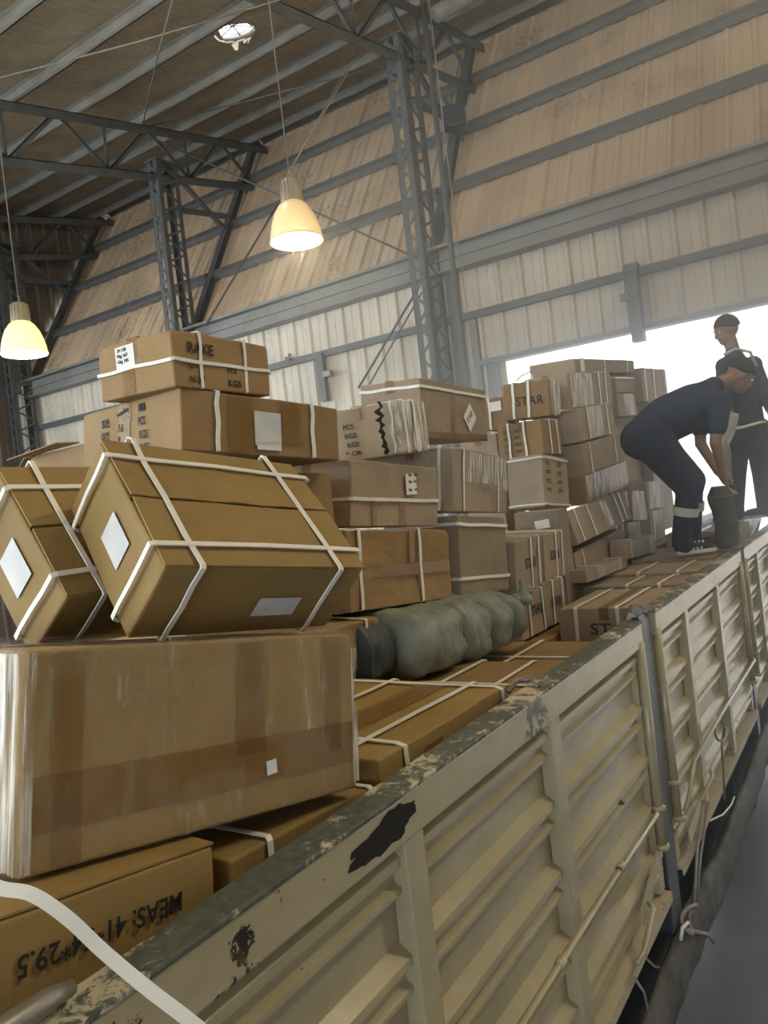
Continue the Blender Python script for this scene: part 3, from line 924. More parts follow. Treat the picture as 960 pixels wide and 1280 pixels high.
A = (-1.330, 1.070, 2.596, 0.420, 0.769, 0.353, -7.367, -9.356, -1.449)
carton('A', 'large brown carton wrapped in clear film and tape, at the very front of the load', A, KRAFT, wrap=True, crush=.006, films=(('-Y', .80, 1.0, .02, .98), ('+X', .0, .022, .02, .98), ('+X', .975, .998, .05, .9)),  # pale film strips along the edges stand for white glints on the wrap
       tapes=(('+X', .60, .66, .07, .22), ('+X', .10, .5, .05, .34), ('+X', .5, .30, .74, .09), ('+X', .90, .62, .05, .25), ('Z', .5, .5, .06, .74)),
       labels=(('+X', .665, .25, .026, .028, R(6), PAPER),))
carton('B', 'kraft carton printed with upside down measurements, beneath the large film wrapped carton', (-1.32, .560, 2.268, .46, .75, .43, -1.5, -9, 0), KRAFT, tape=False, flaps=True, crush=.005,
       tapes=(('+X', .42, .75, .05, .2), ('+X', .08, .5, .05, .4)),
       texts=(('+X', .90, .865, 'MEAS: 41*54*29.5    CM', .031, dict(spin=R(180), sx=.86)),))
carton('C', 'low carton with a white strap squeezed between rail and film wrapped carton', (-1.32, 1.225, 2.158, .47, .50, .40, 0, -5, 0), KRAFT, straps=(('V', .22), ('V', .93)), crush=.01)
carton('D', 'flat topped carton with crossed white straps beside the chipped rail', (-1.74, 1.893, 2.167, 1.30, .762, .435, -.45, -.87, .2), KRAFT, straps=(('V', .16), ('V', .93), ('Wp', (520, 893)), ('Wp', (480, 856))), hw=.017, crush=.009, tapes=(('+X', .35, .8, .1, .1), ('Z', .8, .5, .12, .7)))
carton('E', 'flat carton with white straps directly in front of the grey green sack', (-1.74, 2.71, 2.11, 1.30, .64, .32, 0, 0, 0), KRAFT_WARM, straps=(('V', .38), ('Wp', (576, 841)), ('Wp', (650, 838))), hw=.018)
carton('F', 'low strapped carton by the rail between the sack and the STA carton', (-1.64, 3.435, 2.07, 1.10, .78, .24, 0, 0, 0), KRAFT_WARM, straps=(('V', .5), ('Wp', (656, 814))), hw=.02)
carton('F2', 'low carton in the gap just before the STA carton', (-1.345, 3.965, 2.025, .51, .25, .15, 0, 0, 0), KRAFT_WARM, straps=(('W', .3),), hw=.02)
carton('F3', 'carton at the bottom of the STAR pile resting on the truck bed', (-1.99, 4.2, 2.061, 0.75, 0.72, 0.222, 0, 0, 0), KRAFT_WARM)
carton('HH', 'carton with two white straps printed STA, facing the camera behind the rail', (-1.345, 4.455, 2.13, .53, .71, .36, 0, 0, 0), KRAFT_GREY, straps=(('W', .20), ('W', .64)), hw=.02,
       texts=(('-Y', .34, .60, 'STAR', .06, dict(sx=1.25)),))
carton('II', 'flat strapped carton just behind the STA carton', (-1.74, 5.085, 2.135, 1.32, 0.43, 0.37, 0, 0, 0), KRAFT_GREY, straps=(('Wp', (772, 738)), ('Wp', (811, 738))), hw=.02)
carton('JJ', 'flat strapped carton second behind the STA carton', (-1.74, 5.61, 2.145, 1.32, .58, .39, 0, 0, 0), KRAFT_GREY, straps=(('Wp', (790, 720)), ('Wp', (845, 715))), hw=.02)
carton('KK', 'flat carton under the bending worker\'s shoes', (-1.7, 6.33, 2.157, 1.24, 0.84, 0.414, 0, 0, 0), KRAFT_GREY, straps=(('W', .4),), hw=.02)
carton('MM2', 'low carton under the film striped ones, left of the worker\'s feet', (-1.99, 7.30, 2.175, .64, 1.05, .44, 0, 0, 0), KRAFT_GREY)
carton('MM', 'flat carton under the standing worker\'s feet', (-1.35, 7.25, 2.215, 0.54, 0.98, 0.53, 0, 0, 0), KRAFT_GREY)

G = (-1.300, 1.277, 2.965, 0.399, 0.527, 0.199, -10.761, -8.414, 45.125)
gst = (('V', .14), ('V', .83), ('W', .17), ('W', .86))
carton('G', 'tilted carton with white straps and a diamond label, on the large film wrapped carton', G, KRAFT, straps=gst, flaps=True, crush=.004, hw=.012,
       labels=(('-Y', .55, .52, .10, .075, 0, BLUR), ('+X', .62, .42, .115, .055, 0, BLUR)), tape=False)
H = (-1.595, 1.298, 2.964, 0.375, 0.683, 0.207, -3.186, -1.425, 51.864)
carton('H', 'smaller tilted carton with straps at the left edge, behind the bigger tilted one', H, KRAFT, straps=(('V', .12), ('W', .20), ('W', .86)), flaps=True, crush=.004, hw=.012,
       labels=(('-Y', .55, .50, .105, .085, 0, BLUR),), tape=False)
carton('J', 'long brown carton printed SIZE and QTY, below the RAKE carton', (-2.072, 2.060, 3.326, 0.644, 0.690, 0.201, -9.037, -4.690, 1.574), KRAFT_WARM,
       straps=(('V', .20), ('V', .80)), hw=.016, crush=.008,
       labels=(('+X', .50, .46, .115, .115, 0, BLUR), ('+X', .505, .17, .105, .03, 0, PAPER)),
       tapes=(('-Y', .47, .5, .07, .18), ('+X', .34, .5, .10, .19), ('+X', .66, .6, .09, .15)),
       texts=(('-Y', .23, .64, 'SIZE:', .028, dict(sx=.62)), ('-Y', .62, .76, 'MM', .028, dict(sx=.62)), ('-Y', .22, .42, 'QTY:', .028, dict(sx=.62)), ('-Y', .61, .54, 'PCS', .028, dict(sx=.62)),
              ('-Y', .62, .31, 'KGS', .028, dict(sx=.62)), ('-Y', .63, .09, 'KGS', .028, dict(sx=.62)), ('-Y', .40, .76, 'wooden', .018, dict(sx=.9, spin=R(10))), ('-Y', .40, .52, '16', .026, dict(spin=R(-8))), ('-Y', .40, .32, '9', .022, {})))
carton('I', 'topmost carton printed RAKE, with white straps', (-1.965, 1.865, 3.533, 0.369, 0.437, 0.181, -0.991, -0.908, 2.152), KRAFT_WARM,
       straps=(('V', .265), ('V', .72), ('H', .47)), hw=.011, crush=.010,
       labels=(('-Y', .40, .70, .093, .072, R(2), PAPER),), tapes=(('-Y', .42, .4, .06, .14),),
       texts=(('+X', .14, .62, 'RAKE', .034, dict(sx=.92)), ('+X', .14, .36, 'QTY', .020, dict(mat=FADED)), ('+X', .14, .10, 'N.W', .022, dict(mat=FADED)), ('+X', .52, .34, 'PCS', .018, dict(mat=FADED)), ('+X', .52, .10, 'KGS', .022, {}),
              ('-Y', .30, .80, '24 150', .011, dict(mat=FADED, off=.0045)), ('-Y', .30, .70, 'Pkg 167', .011, dict(mat=FADED, off=.0045)), ('-Y', .30, .60, 'Gkg 105', .011, dict(mat=FADED, off=.0045))))
carton('K', 'plain brown carton below the long SIZE and QTY carton', (-2.05, 1.971, 3.047, 0.5, 0.85, 0.236, 0, -0.38, 0.525), KRAFT_WARM, straps=(('V', .74),), hw=.016)
carton('K2', 'tall plain carton at the foot of the RAKE pile, behind the tilted cartons', (-2.03, 1.825, 2.655, 0.46, 0.48, 0.53, 0, 0, 0), KRAFT_WARM)
LLt = carton('LL', 'carton with its top flaps standing open, behind the leftmost tilted carton', (-3.006, 2.353, 3.297, .50, .62, .17, -4.9, -5.8, -.4), KRAFT_WARM, straps=(('V', .4),), tape=False)
MB().add([(-.24, -.31, .171), (-.24, .31, .171), (-.30, -.30, .175), (-.30, .28, .19), (-.46, -.28, .10), (-.44, .26, .11)], [(0, 2, 3, 1), (2, 4, 5, 3)]).build('open_flap', KRAFT_WARM, LLt).modifiers.new('thick', 'SOLIDIFY').thickness = .005
MB().add([(-.24, -.31, .171), (.2, -.31, .171), (.16, -.40, .165), (-.26, -.40, .15)], [(0, 1, 2, 3)]).build('open_flap', KRAFT_WARM, LLt).modifiers.new('thick', 'SOLIDIFY').thickness = .005
carton('LL2', 'tall carton standing under the open flapped carton', (-3, 2.33, 2.56, 0.5, 0.62, 1.21, -4, 0, 0), KRAFT_WARM)
Lt = carton('L', 'torn carton printed PCS and KGS, its crumpled end wrapped in film', (-2.2, 3.355, 3.385, 0.44, 0.33, 0.27, 2.245, 2.274, -0.09), KRAFT_GREY, wrap=False, crush=.022,
       straps=(('V', .30), ('V', .62)), hw=.022, films=(('+X', .02, .98, .05, .98),),
       texts=(('-Y', .30, .60, 'PCS', .026, dict(mat=FADED)), ('-Y', .31, .43, 'KGS', .026, dict(mat=FADED)), ('-Y', .33, .26, 'KGS', .026, dict(mat=FADED)), ('-Y', .30, .10, '*  CM', .024, dict(mat=FADED))))
vs = []
for i in range(19):
    z = .004 + .262 * i / 18
    c = .192 - .03 * abs(noise.noise((i * .31, 2.0, 5.0))) - .012 * (i % 3 == 0)
    w = .006 + .035 * abs(noise.noise((i * .45, 7.0, 1.0)))
    vs += [(c - w, -.2215, z), (c + w * .4, -.2225, z)]
MB().add(vs, [(2 * i, 2 * i + 1, 2 * i + 3, 2 * i + 2) for i in range(18)]).build('tear', DARKGAP, Lt).modifiers.new('thick', 'SOLIDIFY').thickness = .004
vs = []
for i in range(13):
    z = .01 + .25 * i / 12
    vs += [(.222, -.215 + .012 * math.sin(i), z), (.262 + .02 * noise.noise((i * .6, 1, 1)), -.235 + .02 * noise.noise((i * .7, 4, 1)), z), (.246, -.12, z)]
fs = []
for i in range(12):
    a = 3 * i; fs += [(a, a + 1, a + 4, a + 3), (a + 1, a + 2, a + 5, a + 4)]
MB().add(vs, fs, True).build('crumpled_film', MILKY, Lt)
carton('M', 'big upper carton bearing a white diamond label, by the lattice column', (-2.304, 4.116, 3.526, .407, .854, .330, .39, -.855, 4.26), KRAFT_GREY, straps=(('H', .86),), hw=.016, crush=.012,
       labels=(('+X', .70, .42, .125, .125, R(45), PAPER),), tapes=(('+X', .45, .5, .05, .32), ('+X', .5, .05, .84, .04)),
       texts=(('+X', .665, .30, 'STAR', .034, dict(mat=FADED, spin=R(40), sx=.8, off=.004)),))
carton('N', 'brown carton bearing a white paper label and one level strap', (-2.100, 2.966, 3.057, .5, .679, .289, -3.3, -4.83, 3.1), KRAFT_GREY, straps=(('H', .42),), hw=.015, crush=.012,
       labels=(('+X', .655, .68, .085, .098, R(4), PAPER),), tapes=(('+X', .24, .2, .035, .11), ('+X', .55, .2, .05, .11)),
       texts=(('+X', .625, .80, 'No  282', .014, dict(mat=FADED, spin=R(4), off=.004)), ('+X', .625, .69, 'No  15', .014, dict(mat=FADED, spin=R(4), off=.004)), ('+X', .625, .56, 'No   14', .014, dict(mat=FADED, spin=R(4), off=.004))))
carton('O', 'film wrapped carton with shiny creases and white straps below the diamond label', (-2.150, 3.924, 3.091, .5, .799, .342, 3.5, -4.2, 4.9), KRAFT_GREY, straps=(('V', .18), ('V', .80), ('W', .85)), films=(('+X', .2, .78, .48, .96), ('+X', .82, .97, .4, .95)), wrap=True, hw=.016, crush=.016)  # milky film patches whiten the right face as shine on the creases
carton('P', 'sagging carton with two upright straps lying on the grey green sack', (-2.030, 2.838, 2.728, .5, .792, .332, -2.5, -4.87, .19), KRAFT_WARM, straps=(('V', .10), ('V', .66)), hw=.018, crush=.020, tapes=(('+X', .5, .46, .76, .05), ('+X', .58, .75, .04, .15)))
carton('Q', 'tall plain carton with level pale straps over the sack\'s tied end', (-1.995, 3.6, 2.694, 0.47, 0.51, 0.397, -3.2, -5.9, 0.38), KRAFT_GREY, straps=(('H', .20), ('H', .88)), hw=.016, crush=.014)
carton('R', 'shadowed carton with one strap under the sagging carton, left of the sack', (-1.95, 2.309, 2.488, 0.4, 0.45, 0.19, 0, -2.4, 3.6), KRAFT_WARM, straps=(('V', .78),), hw=.018)
st = dict(mat=FADED, sx=.8)
carton('S1a', 'upper carton of the STAR pair, nearer to the sack', (-1.920, 4.059, 2.591, .4, .400, .296, .3, -.3, 3.3), KRAFT_GREY, straps=(('V', .55), ('V', .84)), hw=.016, texts=(('+X', .32, .42, 'STAR', .058, st),), tape=False)
carton('S1b', 'upper STAR carton farther along, below the small white label', (-1.920, 4.466, 2.589, .4, .377, .289, .4, -.2, 3), KRAFT_GREY, straps=(('V', .52), ('V', .80)), hw=.016, texts=(('+X', .25, .42, 'STAR', .058, st),), tape=False)
carton('S2a', 'lower STAR carton beside the tied end of the sack', (-1.900, 3.977, 2.311, .4, .341, .248, -.5, -.2, .16), KRAFT_GREY, straps=(('V', .36), ('V', .93)), hw=.016, texts=(('+X', .45, .45, 'STAR', .058, st),), tape=False)
carton('S2b', 'lower STAR carton next to the camera facing STA carton', (-1.9, 4.335, 2.32, 0.4, 0.344, 0.262, -0.4, -1.2, 1), KRAFT_GREY, straps=(('V', .38), ('V', .82)), hw=.016, texts=(('+X', .3, .40, 'STAR', .058, st),), tape=False)
carton('T', 'sunlit carton printed STAR at the doorway, topmost of its stack', (-2.128, 5.389, 3.646, .356, .228, .263, 1.5, -.45, 3.3), KRAFT_WARM, straps=(('W', .24), ('W', .56), ('V', .5)), hw=.02, films=(('+X', .05, .95, .05, .95),),
       texts=(('-Y', .28, .36, 'STAR', .062, dict(sx=1.0)),))
carton('T2', 'small carton with a printed label left of the sunlit STAR carton', (-2.43, 5.50, 3.60, .20, .25, .24, 2, 0, 0), KRAFT_WARM, straps=(('W', .3),), hw=.016, labels=(('-Y', .55, .72, .10, .07, 0, PAPER),))
sm = dict(mat=FADED, sx=.9)
tx = lambda u: tuple(('-Y', u, v, s, .022, sm) for v, s in ((.74, 'QTY:  PCS'), (.54, 'N.W:  KGS'), (.34, 'G.W:  KGS'), (.14, 'SIZE:   CM')))
carton('U', 'strapped carton with faded rows of print, second in the STAR topped stack', (-2.107, 5.217, 3.347, .354, .298, .247, -4.65, -1.75, -.94), KRAFT_WARM, straps=(('W', .27), ('W', .62), ('V', .4), ('V', .8)), hw=.016, texts=tx(.14))
carton('V', 'big carton with a block of faded print at its right, third in stack', (-2.037, 5.121, 3.031, .274, .394, .359, -4.57, -5.83, 0), KRAFT_GREY, straps=(('H', .05), ('H', .93)), hw=.012, tape=False,
       texts=tuple(('+X', u, v, s, .026, sm) for v in (.80, .63, .46, .29) for u, s in ((.12, 'PCS'), (.55, 'KGS'))))
carton('V2', 'tall plain carton standing behind the faded print carton', (-2.46, 5.3, 2.98, 0.3, 0.38, 0.9, 0, 0, 0), KRAFT_GREY)
carton('W', 'plain carton with a small white label above the STAR pair', (-1.904, 4.76, 2.402, 0.314, 0.18, 0.905, 0, 0, 0.3), KRAFT_GREY, labels=(('-Y', .62, .90, .10, .055, R(6), PAPER),), tape=False)
def shift(p, dx):                                     # deepen a carton to the inside, its right face stays
    return (p[0] - (dx - p[3]) / 2, p[1], p[2], dx) + tuple(p[4:])
carton('X1', 'upper carton in the doorway row, half covered in crinkled white film', shift((-1.969, 6.209, 3.759, .094, 1.038, .275, -1.8, 4.87, 2.15), .36), KRAFT_GREY, films=(('+X', .04, .50, .03, .97),), straps=(('V', .68), ('V', .84)), hw=.018)
carton('X2', 'film striped carton under the upper doorway carton', shift((-1.949, 6.140, 3.480, .131, .913, .26, -1.13, 5.3, 0), .36), KRAFT_GREY, films=(('+X', .22, .62, .03, .97),), straps=(('V', .25), ('V', .78)), hw=.018)
carton('X3a', 'plain strapped carton behind the bending worker\'s back', shift((-1.931, 6.090, 3.216, .155, .912, .239, -1.56, 5.87, -.15), .36), KRAFT_GREY, straps=(('V', .18), ('V', .85)), hw=.014)
carton('X3b', 'light film covered carton under the plain one behind the bending worker', shift((-2.050, 6.113, 2.994, .4, 1.210, .217, 1, 4.78, .2), .4), KRAFT_WARM, films=(('+X', .02, .98, .03, .97),), straps=(('V', .22),), hw=.014)
carton('Y', 'long carton leaning outwards with four white straps', (-1.880, 5.516, 2.715, .3, 1.316, .232, 0, 3.2, -13.7), KRAFT_GREY, straps=(('V', .10), ('V', .30), ('V', .80), ('V', .90)), hw=.018, tape=False, films=(('+X', .5, .62, .1, .9),))
carton('Z', 'long carton beneath the outward leaning one', (-1.955, 5.566, 2.4625, 0.35, 1.288, 0.2, 1.6, 2.6, -4.3), KRAFT_GREY, straps=(('V', .14),), hw=.016)
carton('AA1', 'sun bleached film wrapped carton at the bending worker\'s hip', (-1.925, 6.557, 2.757, 0.35, 0.425, 0.258, -0.5, -3.9, 0), KRAFT_WARM, films=(('+X', .03, .97, .03, .97), ('-Y', .05, .95, .05, .95)), straps=(('V', .5),))  # pale from milky film over the warm cardboard
carton('AA2', 'film wrapped carton below the pale one', (-1.955, 6.455, 2.542, 0.35, 0.42, 0.186, 0, -1.8, 0), KRAFT_WARM, films=(('+X', .03, .97, .03, .97), ('-Y', .05, .95, .05, .95)), straps=(('V', .6),))
carton('BB', 'upper film striped carton just behind the bending worker\'s thigh', (-1.925, 7.144, 2.813, .35, .545, .249, 0, -1.25, -1.3), KRAFT_GREY, films=(('+X', .05, .9, .03, .97),), straps=(('V', .5),), hw=.02)
carton('CC', 'lower film striped carton behind the bending worker\'s calf', (-1.905, 7.049, 2.551, .35, .493, .266, 0, -2, 0), KRAFT_GREY, films=(('+X', .2, .8, .03, .97),), straps=(('V', .2),), hw=.02)
carton('EE1', 'thin flat carton with torn film along the foot of the box wall', (-1.70, 5.219, 2.395, .12, .919, .085, 0, -1.1, 0), KRAFT_GREY, films=(('+X', .2, .8, .1, .9),), straps=(('V', .25), ('V', .8)), hw=.016, tape=False)
carton('EE2', 'flat film wrapped carton at the bending worker\'s heel', (-1.7, 6.09, 2.452, 0.14, 0.8, 0.142, 0, -2.7, 0), KRAFT_GREY, films=(('+X', .03, .97, .05, .95),), straps=(('V', .1), ('V', .8)), hw=.016, tape=False)
carton('X0', 'longest top carton against the white sky with a small label', shift((-2.034, 6.836, 4.012, 0.163, 1.52, 0.118, -2.95, 4.36, 3.05), .40), KRAFT_GREY, straps=(('V', .45), ('V', .85)), labels=(('+X', .10, .55, .09, .11, 0, PAPER),), tape=False)
carton('X4', 'plain carton under the longest top carton', (-2.13, 7.27, 3.865, 0.4, 0.6, 0.15, -0.8, 4.1, 0.65), KRAFT_GREY, straps=(('H', .92),), tape=False)
carton('X6', 'film striped carton beside the bending worker\'s shoulder blade', (-2.100, 7.142, 3.660, .4, .608, .21, -.5, 2.7, -.96), KRAFT_GREY, films=(('+X', .3, .8, .03, .97),))
carton('X5', 'carton with upright white straps rising over the bending worker\'s back', (-2.05, 8.07, 3.91, 0.4, 0.9, 0.322, -1.9, 3.7, 1.7), KRAFT_GREY, straps=(('V', .12), ('V', .45), ('V', .9)), hw=.03)
carton('X7', 'tall carton deep in the doorway row beneath the strapped ones', (-2.2, 7.35, 3.245, 0.4, 0.85, 0.585, 0, 0, 0), KRAFT_GREY)
carton('X8', 'tall carton deep in the doorway row, farthest along the load', (-2.10, 8.15, 3.08, .40, .72, 1.30, 0, 0, 0), KRAFT_GREY)

# loose strap end standing up from the sunlit carton
line('loose_strap', [at(646, 476, Y=5.3), at(651, 470, Y=5.33), at(662, 465, Y=5.33), at(667, 475, Y=5.3)], .006, STRAP, 'loose strap end curling above the sunlit STAR carton', 'strap')

# sack with three cords
def bale(x0, x1, y0, y1, z0, z1, mat, name, pinch, parent, seed):
    vs, fs = [], []
    N, K = 110, 44
    cx, hx = (x0 + x1) / 2, (x1 - x0) / 2
    for i in range(N + 1):
        t = i / N; y = y0 + (y1 - y0) * t
        endf = min(1, (t / .10)) if t < .5 else min(1, ((1 - t) / .13))
        s = (1 - (1 - endf) ** 2.4) ** .5 if endf > 0 else 0
        s = max(s, .06)
        pin = 1
        for q in pinch: pin -= .13 * math.exp(-((t - q) / .022) ** 2)
        zlow = z0(t); zh = z1(t)
        cz, hz = (zlow + zh) / 2, (zh - zlow) / 2
        for k in range(K):
            a = 2 * math.pi * k / K
            c, sn = math.cos(a), math.sin(a)
            e = .62
            px = math.copysign(abs(c) ** e, c); pz = math.copysign(abs(sn) ** e, sn)
            w = .09 * noise.noise((y * 6 + seed, px * 1.7, pz * 1.7)) + .05 * noise.noise((y * 16, px * 3, pz * 3 + seed)) + .03 * noise.noise((y * 40, px * 6, pz * 6 + seed))
            f = s * pin * (1 + w)
            vs.append((cx + hx * px * f, y, cz + hz * pz * f))
    for i in range(N):
        for k in range(K):
            a = i * K + k; b = i * K + (k + 1) % K
            fs.append((a, b, b + K, a + K))
    fs += [tuple(range(K))[::-1], tuple(range(N * K, (N + 1) * K))]
    return MB().add(vs, fs, True).build(name, mat, parent)
sk = thing('bale_sack', 'grey green woven sack bound by cords, bulging under the sagging carton', 'sack', (0, 0, 0))
zl = lambda t: 2.285 - .08 * t
zh = lambda t: 2.575 - .07 * t
PIN = (.36, .60, .80)
bale(-2.15, -1.56, 2.54, 3.66, zl, zh, SACK, 'sack_body', PIN, sk, 3.0)
for q in PIN:
    y = 2.54 + 1.12 * q
    cz, hz = (zl(q) + zh(q)) / 2, (zh(q) - zl(q)) / 2
    pts = []
    for k in range(33):
        a = 2 * math.pi * k / 32; c, sn = math.cos(a), math.sin(a); e = .62
        pts.append((-1.855 + .295 * .90 * math.copysign(abs(c) ** e, c), y + .01 * math.sin(a), cz + hz * .90 * math.copysign(abs(sn) ** e, sn)))
    MB().tube(pts, .005, 6, False).build('cord', CABLE, sk)
m = MB()
for i in range(5):
    m.cap((-1.66 + .02 * i, 3.60 + .01 * i, 2.44), (-1.57 - .012 * i, 3.66 + .02 * (i % 3), 2.50 + .012 * (i - 2)), .03, .016, 8)
m.build('tied_end', SACK, sk)
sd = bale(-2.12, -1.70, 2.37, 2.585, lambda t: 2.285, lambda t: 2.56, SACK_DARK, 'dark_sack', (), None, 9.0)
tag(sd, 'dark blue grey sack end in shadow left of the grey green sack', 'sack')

# white strap hanging free over the rail in front
pts = [dep(-40, 1092, .94), dep(0, 1110, .94), dep(40, 1118, .945), dep(85, 1148, .95), dep(130, 1190, .955), dep(185, 1236, .955), dep(245, 1282, .955), dep(300, 1330, .96)]
def ribbon(pts, w, nrm, name, mat, parent=None):
    vs, fs = [], []
    P = [Vector(p) for p in pts]
    sm = []
    for i in range(len(P) - 1):
        p0, p1, p2, p3 = P[max(i - 1, 0)], P[i], P[i + 1], P[min(i + 2, len(P) - 1)]
        for k in range(6):
            t = k / 6
            sm.append(.5 * ((2 * p1) + (p2 - p0) * t + (2 * p0 - 5 * p1 + 4 * p2 - p3) * t * t + (3 * p1 - p0 - 3 * p2 + p3) * t ** 3))
    sm.append(P[-1])
    n = Vector(nrm).normalized()
    for i, p in enumerate(sm):
        d = (sm[min(i + 1, len(sm) - 1)] - sm[max(i - 1, 0)]).normalized()
        s = d.cross(n).normalized()
        for a, b in ((-1, -1), (1, -1), (1, 1), (-1, 1)):
            vs.append(p + s * (w / 2 * a) + n * (.0006 * b))
    for i in range(len(sm) - 1):
        for k in range(4):
            a = i * 4 + k; b = i * 4 + (k + 1) % 4
            fs.append((a, b, b + 4, a + 4))
    return MB().add(vs, fs).build(name, mat, parent)
o = ribbon(pts, .0165, (.75, -.45, .5), 'loose_strap', STRAP)
tag(o, 'broad white plastic strap curving free over the near end of the rail', 'strap')
# ------------------------------------------------------------------ people
NAVYCLOTH = plain('dark_navy_work_clothes', (.022, .036, .080, 1), .85, var=.2, scale=14, bump=.4, bscale=16)
NAVY2 = plain('dark_navy_trousers', (.020, .032, .068, 1), .85, var=.2, scale=14, bump=.4, bscale=16)
SKIN = plain('tanned_skin', (.30, .17, .11, 1), .55, var=.06)
HAIR = plain('short_dark_hair', (.02, .015, .012, 1), .7)
BAND = plain('pale_reflective_band', (.62, .62, .60, 1), .4, var=.05)
SHOE = plain('black_shoe', (.015, .015, .017, 1), .6)
SOLE = plain('white_shoe_sole', (.70, .69, .64, 1), .6)
EYEW = plain('eye_white', (.7, .68, .64, 1), .3)
def fuse(mb, name, mat, parent, voxel, smooth=4):
    o = mb.build(name, mat, parent)
    m = o.modifiers.new('fuse', 'REMESH'); m.mode = 'VOXEL'; m.voxel_size = voxel; m.use_smooth_shade = True
    if smooth:
        s = o.modifiers.new('soften', 'SMOOTH'); s.factor = .5; s.iterations = smooth
    return o
def basis(fwd, up):
    f = Vector(fwd).normalized(); u = Vector(up); u = (u - f * u.dot(f)).normalized()
    return Matrix((f, u.cross(f), u)).transposed()        # columns: forward, left, up
def hand(mb, wrist, d, palm_n, s=1.0, curl=.5):
    d = Vector(d).normalized(); n = Vector(palm_n); n = (n - d * n.dot(d)).normalized(); w = n.cross(d)
    W = Vector(wrist)
    K = [W + d * .085 * s + w * (q * s) for q in (-.032, -.011, .011, .031)]
    for q, k in zip((-.022, -.008, .008, .022), K):
        mb.cap(W + w * q * s, k, .016 * s, .0125 * s, 8)
    for k, L in zip(K, (.062, .076, .082, .070)):
        a = k; ang = .25 * curl
        for j, f in enumerate((.45, .32, .23)):
            ang += curl * .55
            b = a + (d * math.cos(ang) + n * math.sin(ang)) * L * s * f * 1.15
            mb.cap(a, b, .0095 * s - .0008 * j, .0088 * s - .0008 * j, 8)
            a = b
    t0 = W + w * .026 * s + d * .018 * s
    t1 = t0 + (w * .8 + d * .55 + n * .35).normalized() * .042 * s
    t2 = t1 + (d * .85 + n * .5 + w * .1).normalized() * .034 * s
    mb.cap(t0, t1, .014 * s, .0115 * s, 8); mb.cap(t1, t2, .011 * s, .009 * s, 8)
def head(mb, c, B, s=1.0):
    f, l, u = B.col[0], B.col[1], B.col[2]
    c = Vector(c)
    mb.ball(c + u * .02 * s - f * .012 * s, .098 * s, .077 * s, .098 * s, B)
    mb.ball(c + f * .028 * s - u * .035 * s, .070 * s, .062 * s, .080 * s, B)
    mb.ball(c + f * .060 * s - u * .082 * s, .034 * s, .036 * s, .028 * s, B)                 # chin
    mb.cap(c + f * .088 * s + u * .012 * s, c + f * .108 * s - u * .026 * s, .011 * s, .016 * s, 8)   # nose
    mb.cap(c + f * .084 * s + u * .028 * s + l * .035 * s, c + f * .084 * s + u * .028 * s - l * .035 * s, .013 * s, .013 * s, 8)   # brow
    mb.cap(c + f * .083 * s - u * .052 * s + l * .018 * s, c + f * .083 * s - u * .052 * s - l * .018 * s, .010 * s, .010 * s, 8)  # mouth
    for q in (-1, 1):
        mb.ball(c + l * .078 * s * q - u * .002 * s - f * .008 * s, .022 * s, .009 * s, .032 * s, B)  # ears
def face_parts(c, B, parent, s=1.0):
    f, l, u = B.col[0], B.col[1], B.col[2]
    for q in (-1, 1):
        MB().ball(Vector(c) + f * .080 * s + l * .031 * s * q + u * .006 * s, .012 * s).build('eye', EYEW, parent)
        MB().ball(Vector(c) + f * .0895 * s + l * .031 * s * q + u * .006 * s, .0052 * s).build('pupil', HAIR, parent)
    MB().cap(Vector(c) + f * .0915 * s - u * .0525 * s + l * .018 * s, Vector(c) + f * .0915 * s - u * .0525 * s - l * .018 * s, .0035, .0035, 8).build('lips', plain('lips', (.24, .10, .08, 1), .5), parent)
def hair_cap(c, B, parent, s=1.0, name='hair', mat=None):
    f, l, u = B.col[0], B.col[1], B.col[2]
    mb = MB()
    T = Matrix.Translation(Vector(c) + (u * .026 - f * .016) * s) @ B.to_4x4()
    vs, fs = [], []
    N, K = 9, 22
    for i in range(N + 1):
        th = math.pi * .56 * i / N
        for k in range(K):
            a = 2 * math.pi * k / K
            lim = 1.0 - (.28 * max(0, math.cos(a)))       # hairline higher over the forehead
            r = th * lim
            vs.append(T @ (Vector((math.sin(r) * math.cos(a) * .104, math.sin(r) * math.sin(a) * .083, math.cos(r) * .104)) * s))
    for i in range(N):
        for k in range(K):
            a = i * K + k; b = i * K + (k + 1) % K
            fs.append((a, b, b + K, a + K))
    o = mb.add(vs, fs, True).build(name, mat or HAIR, parent)
    o.modifiers.new('thick', 'SOLIDIFY').thickness = .008
    return o
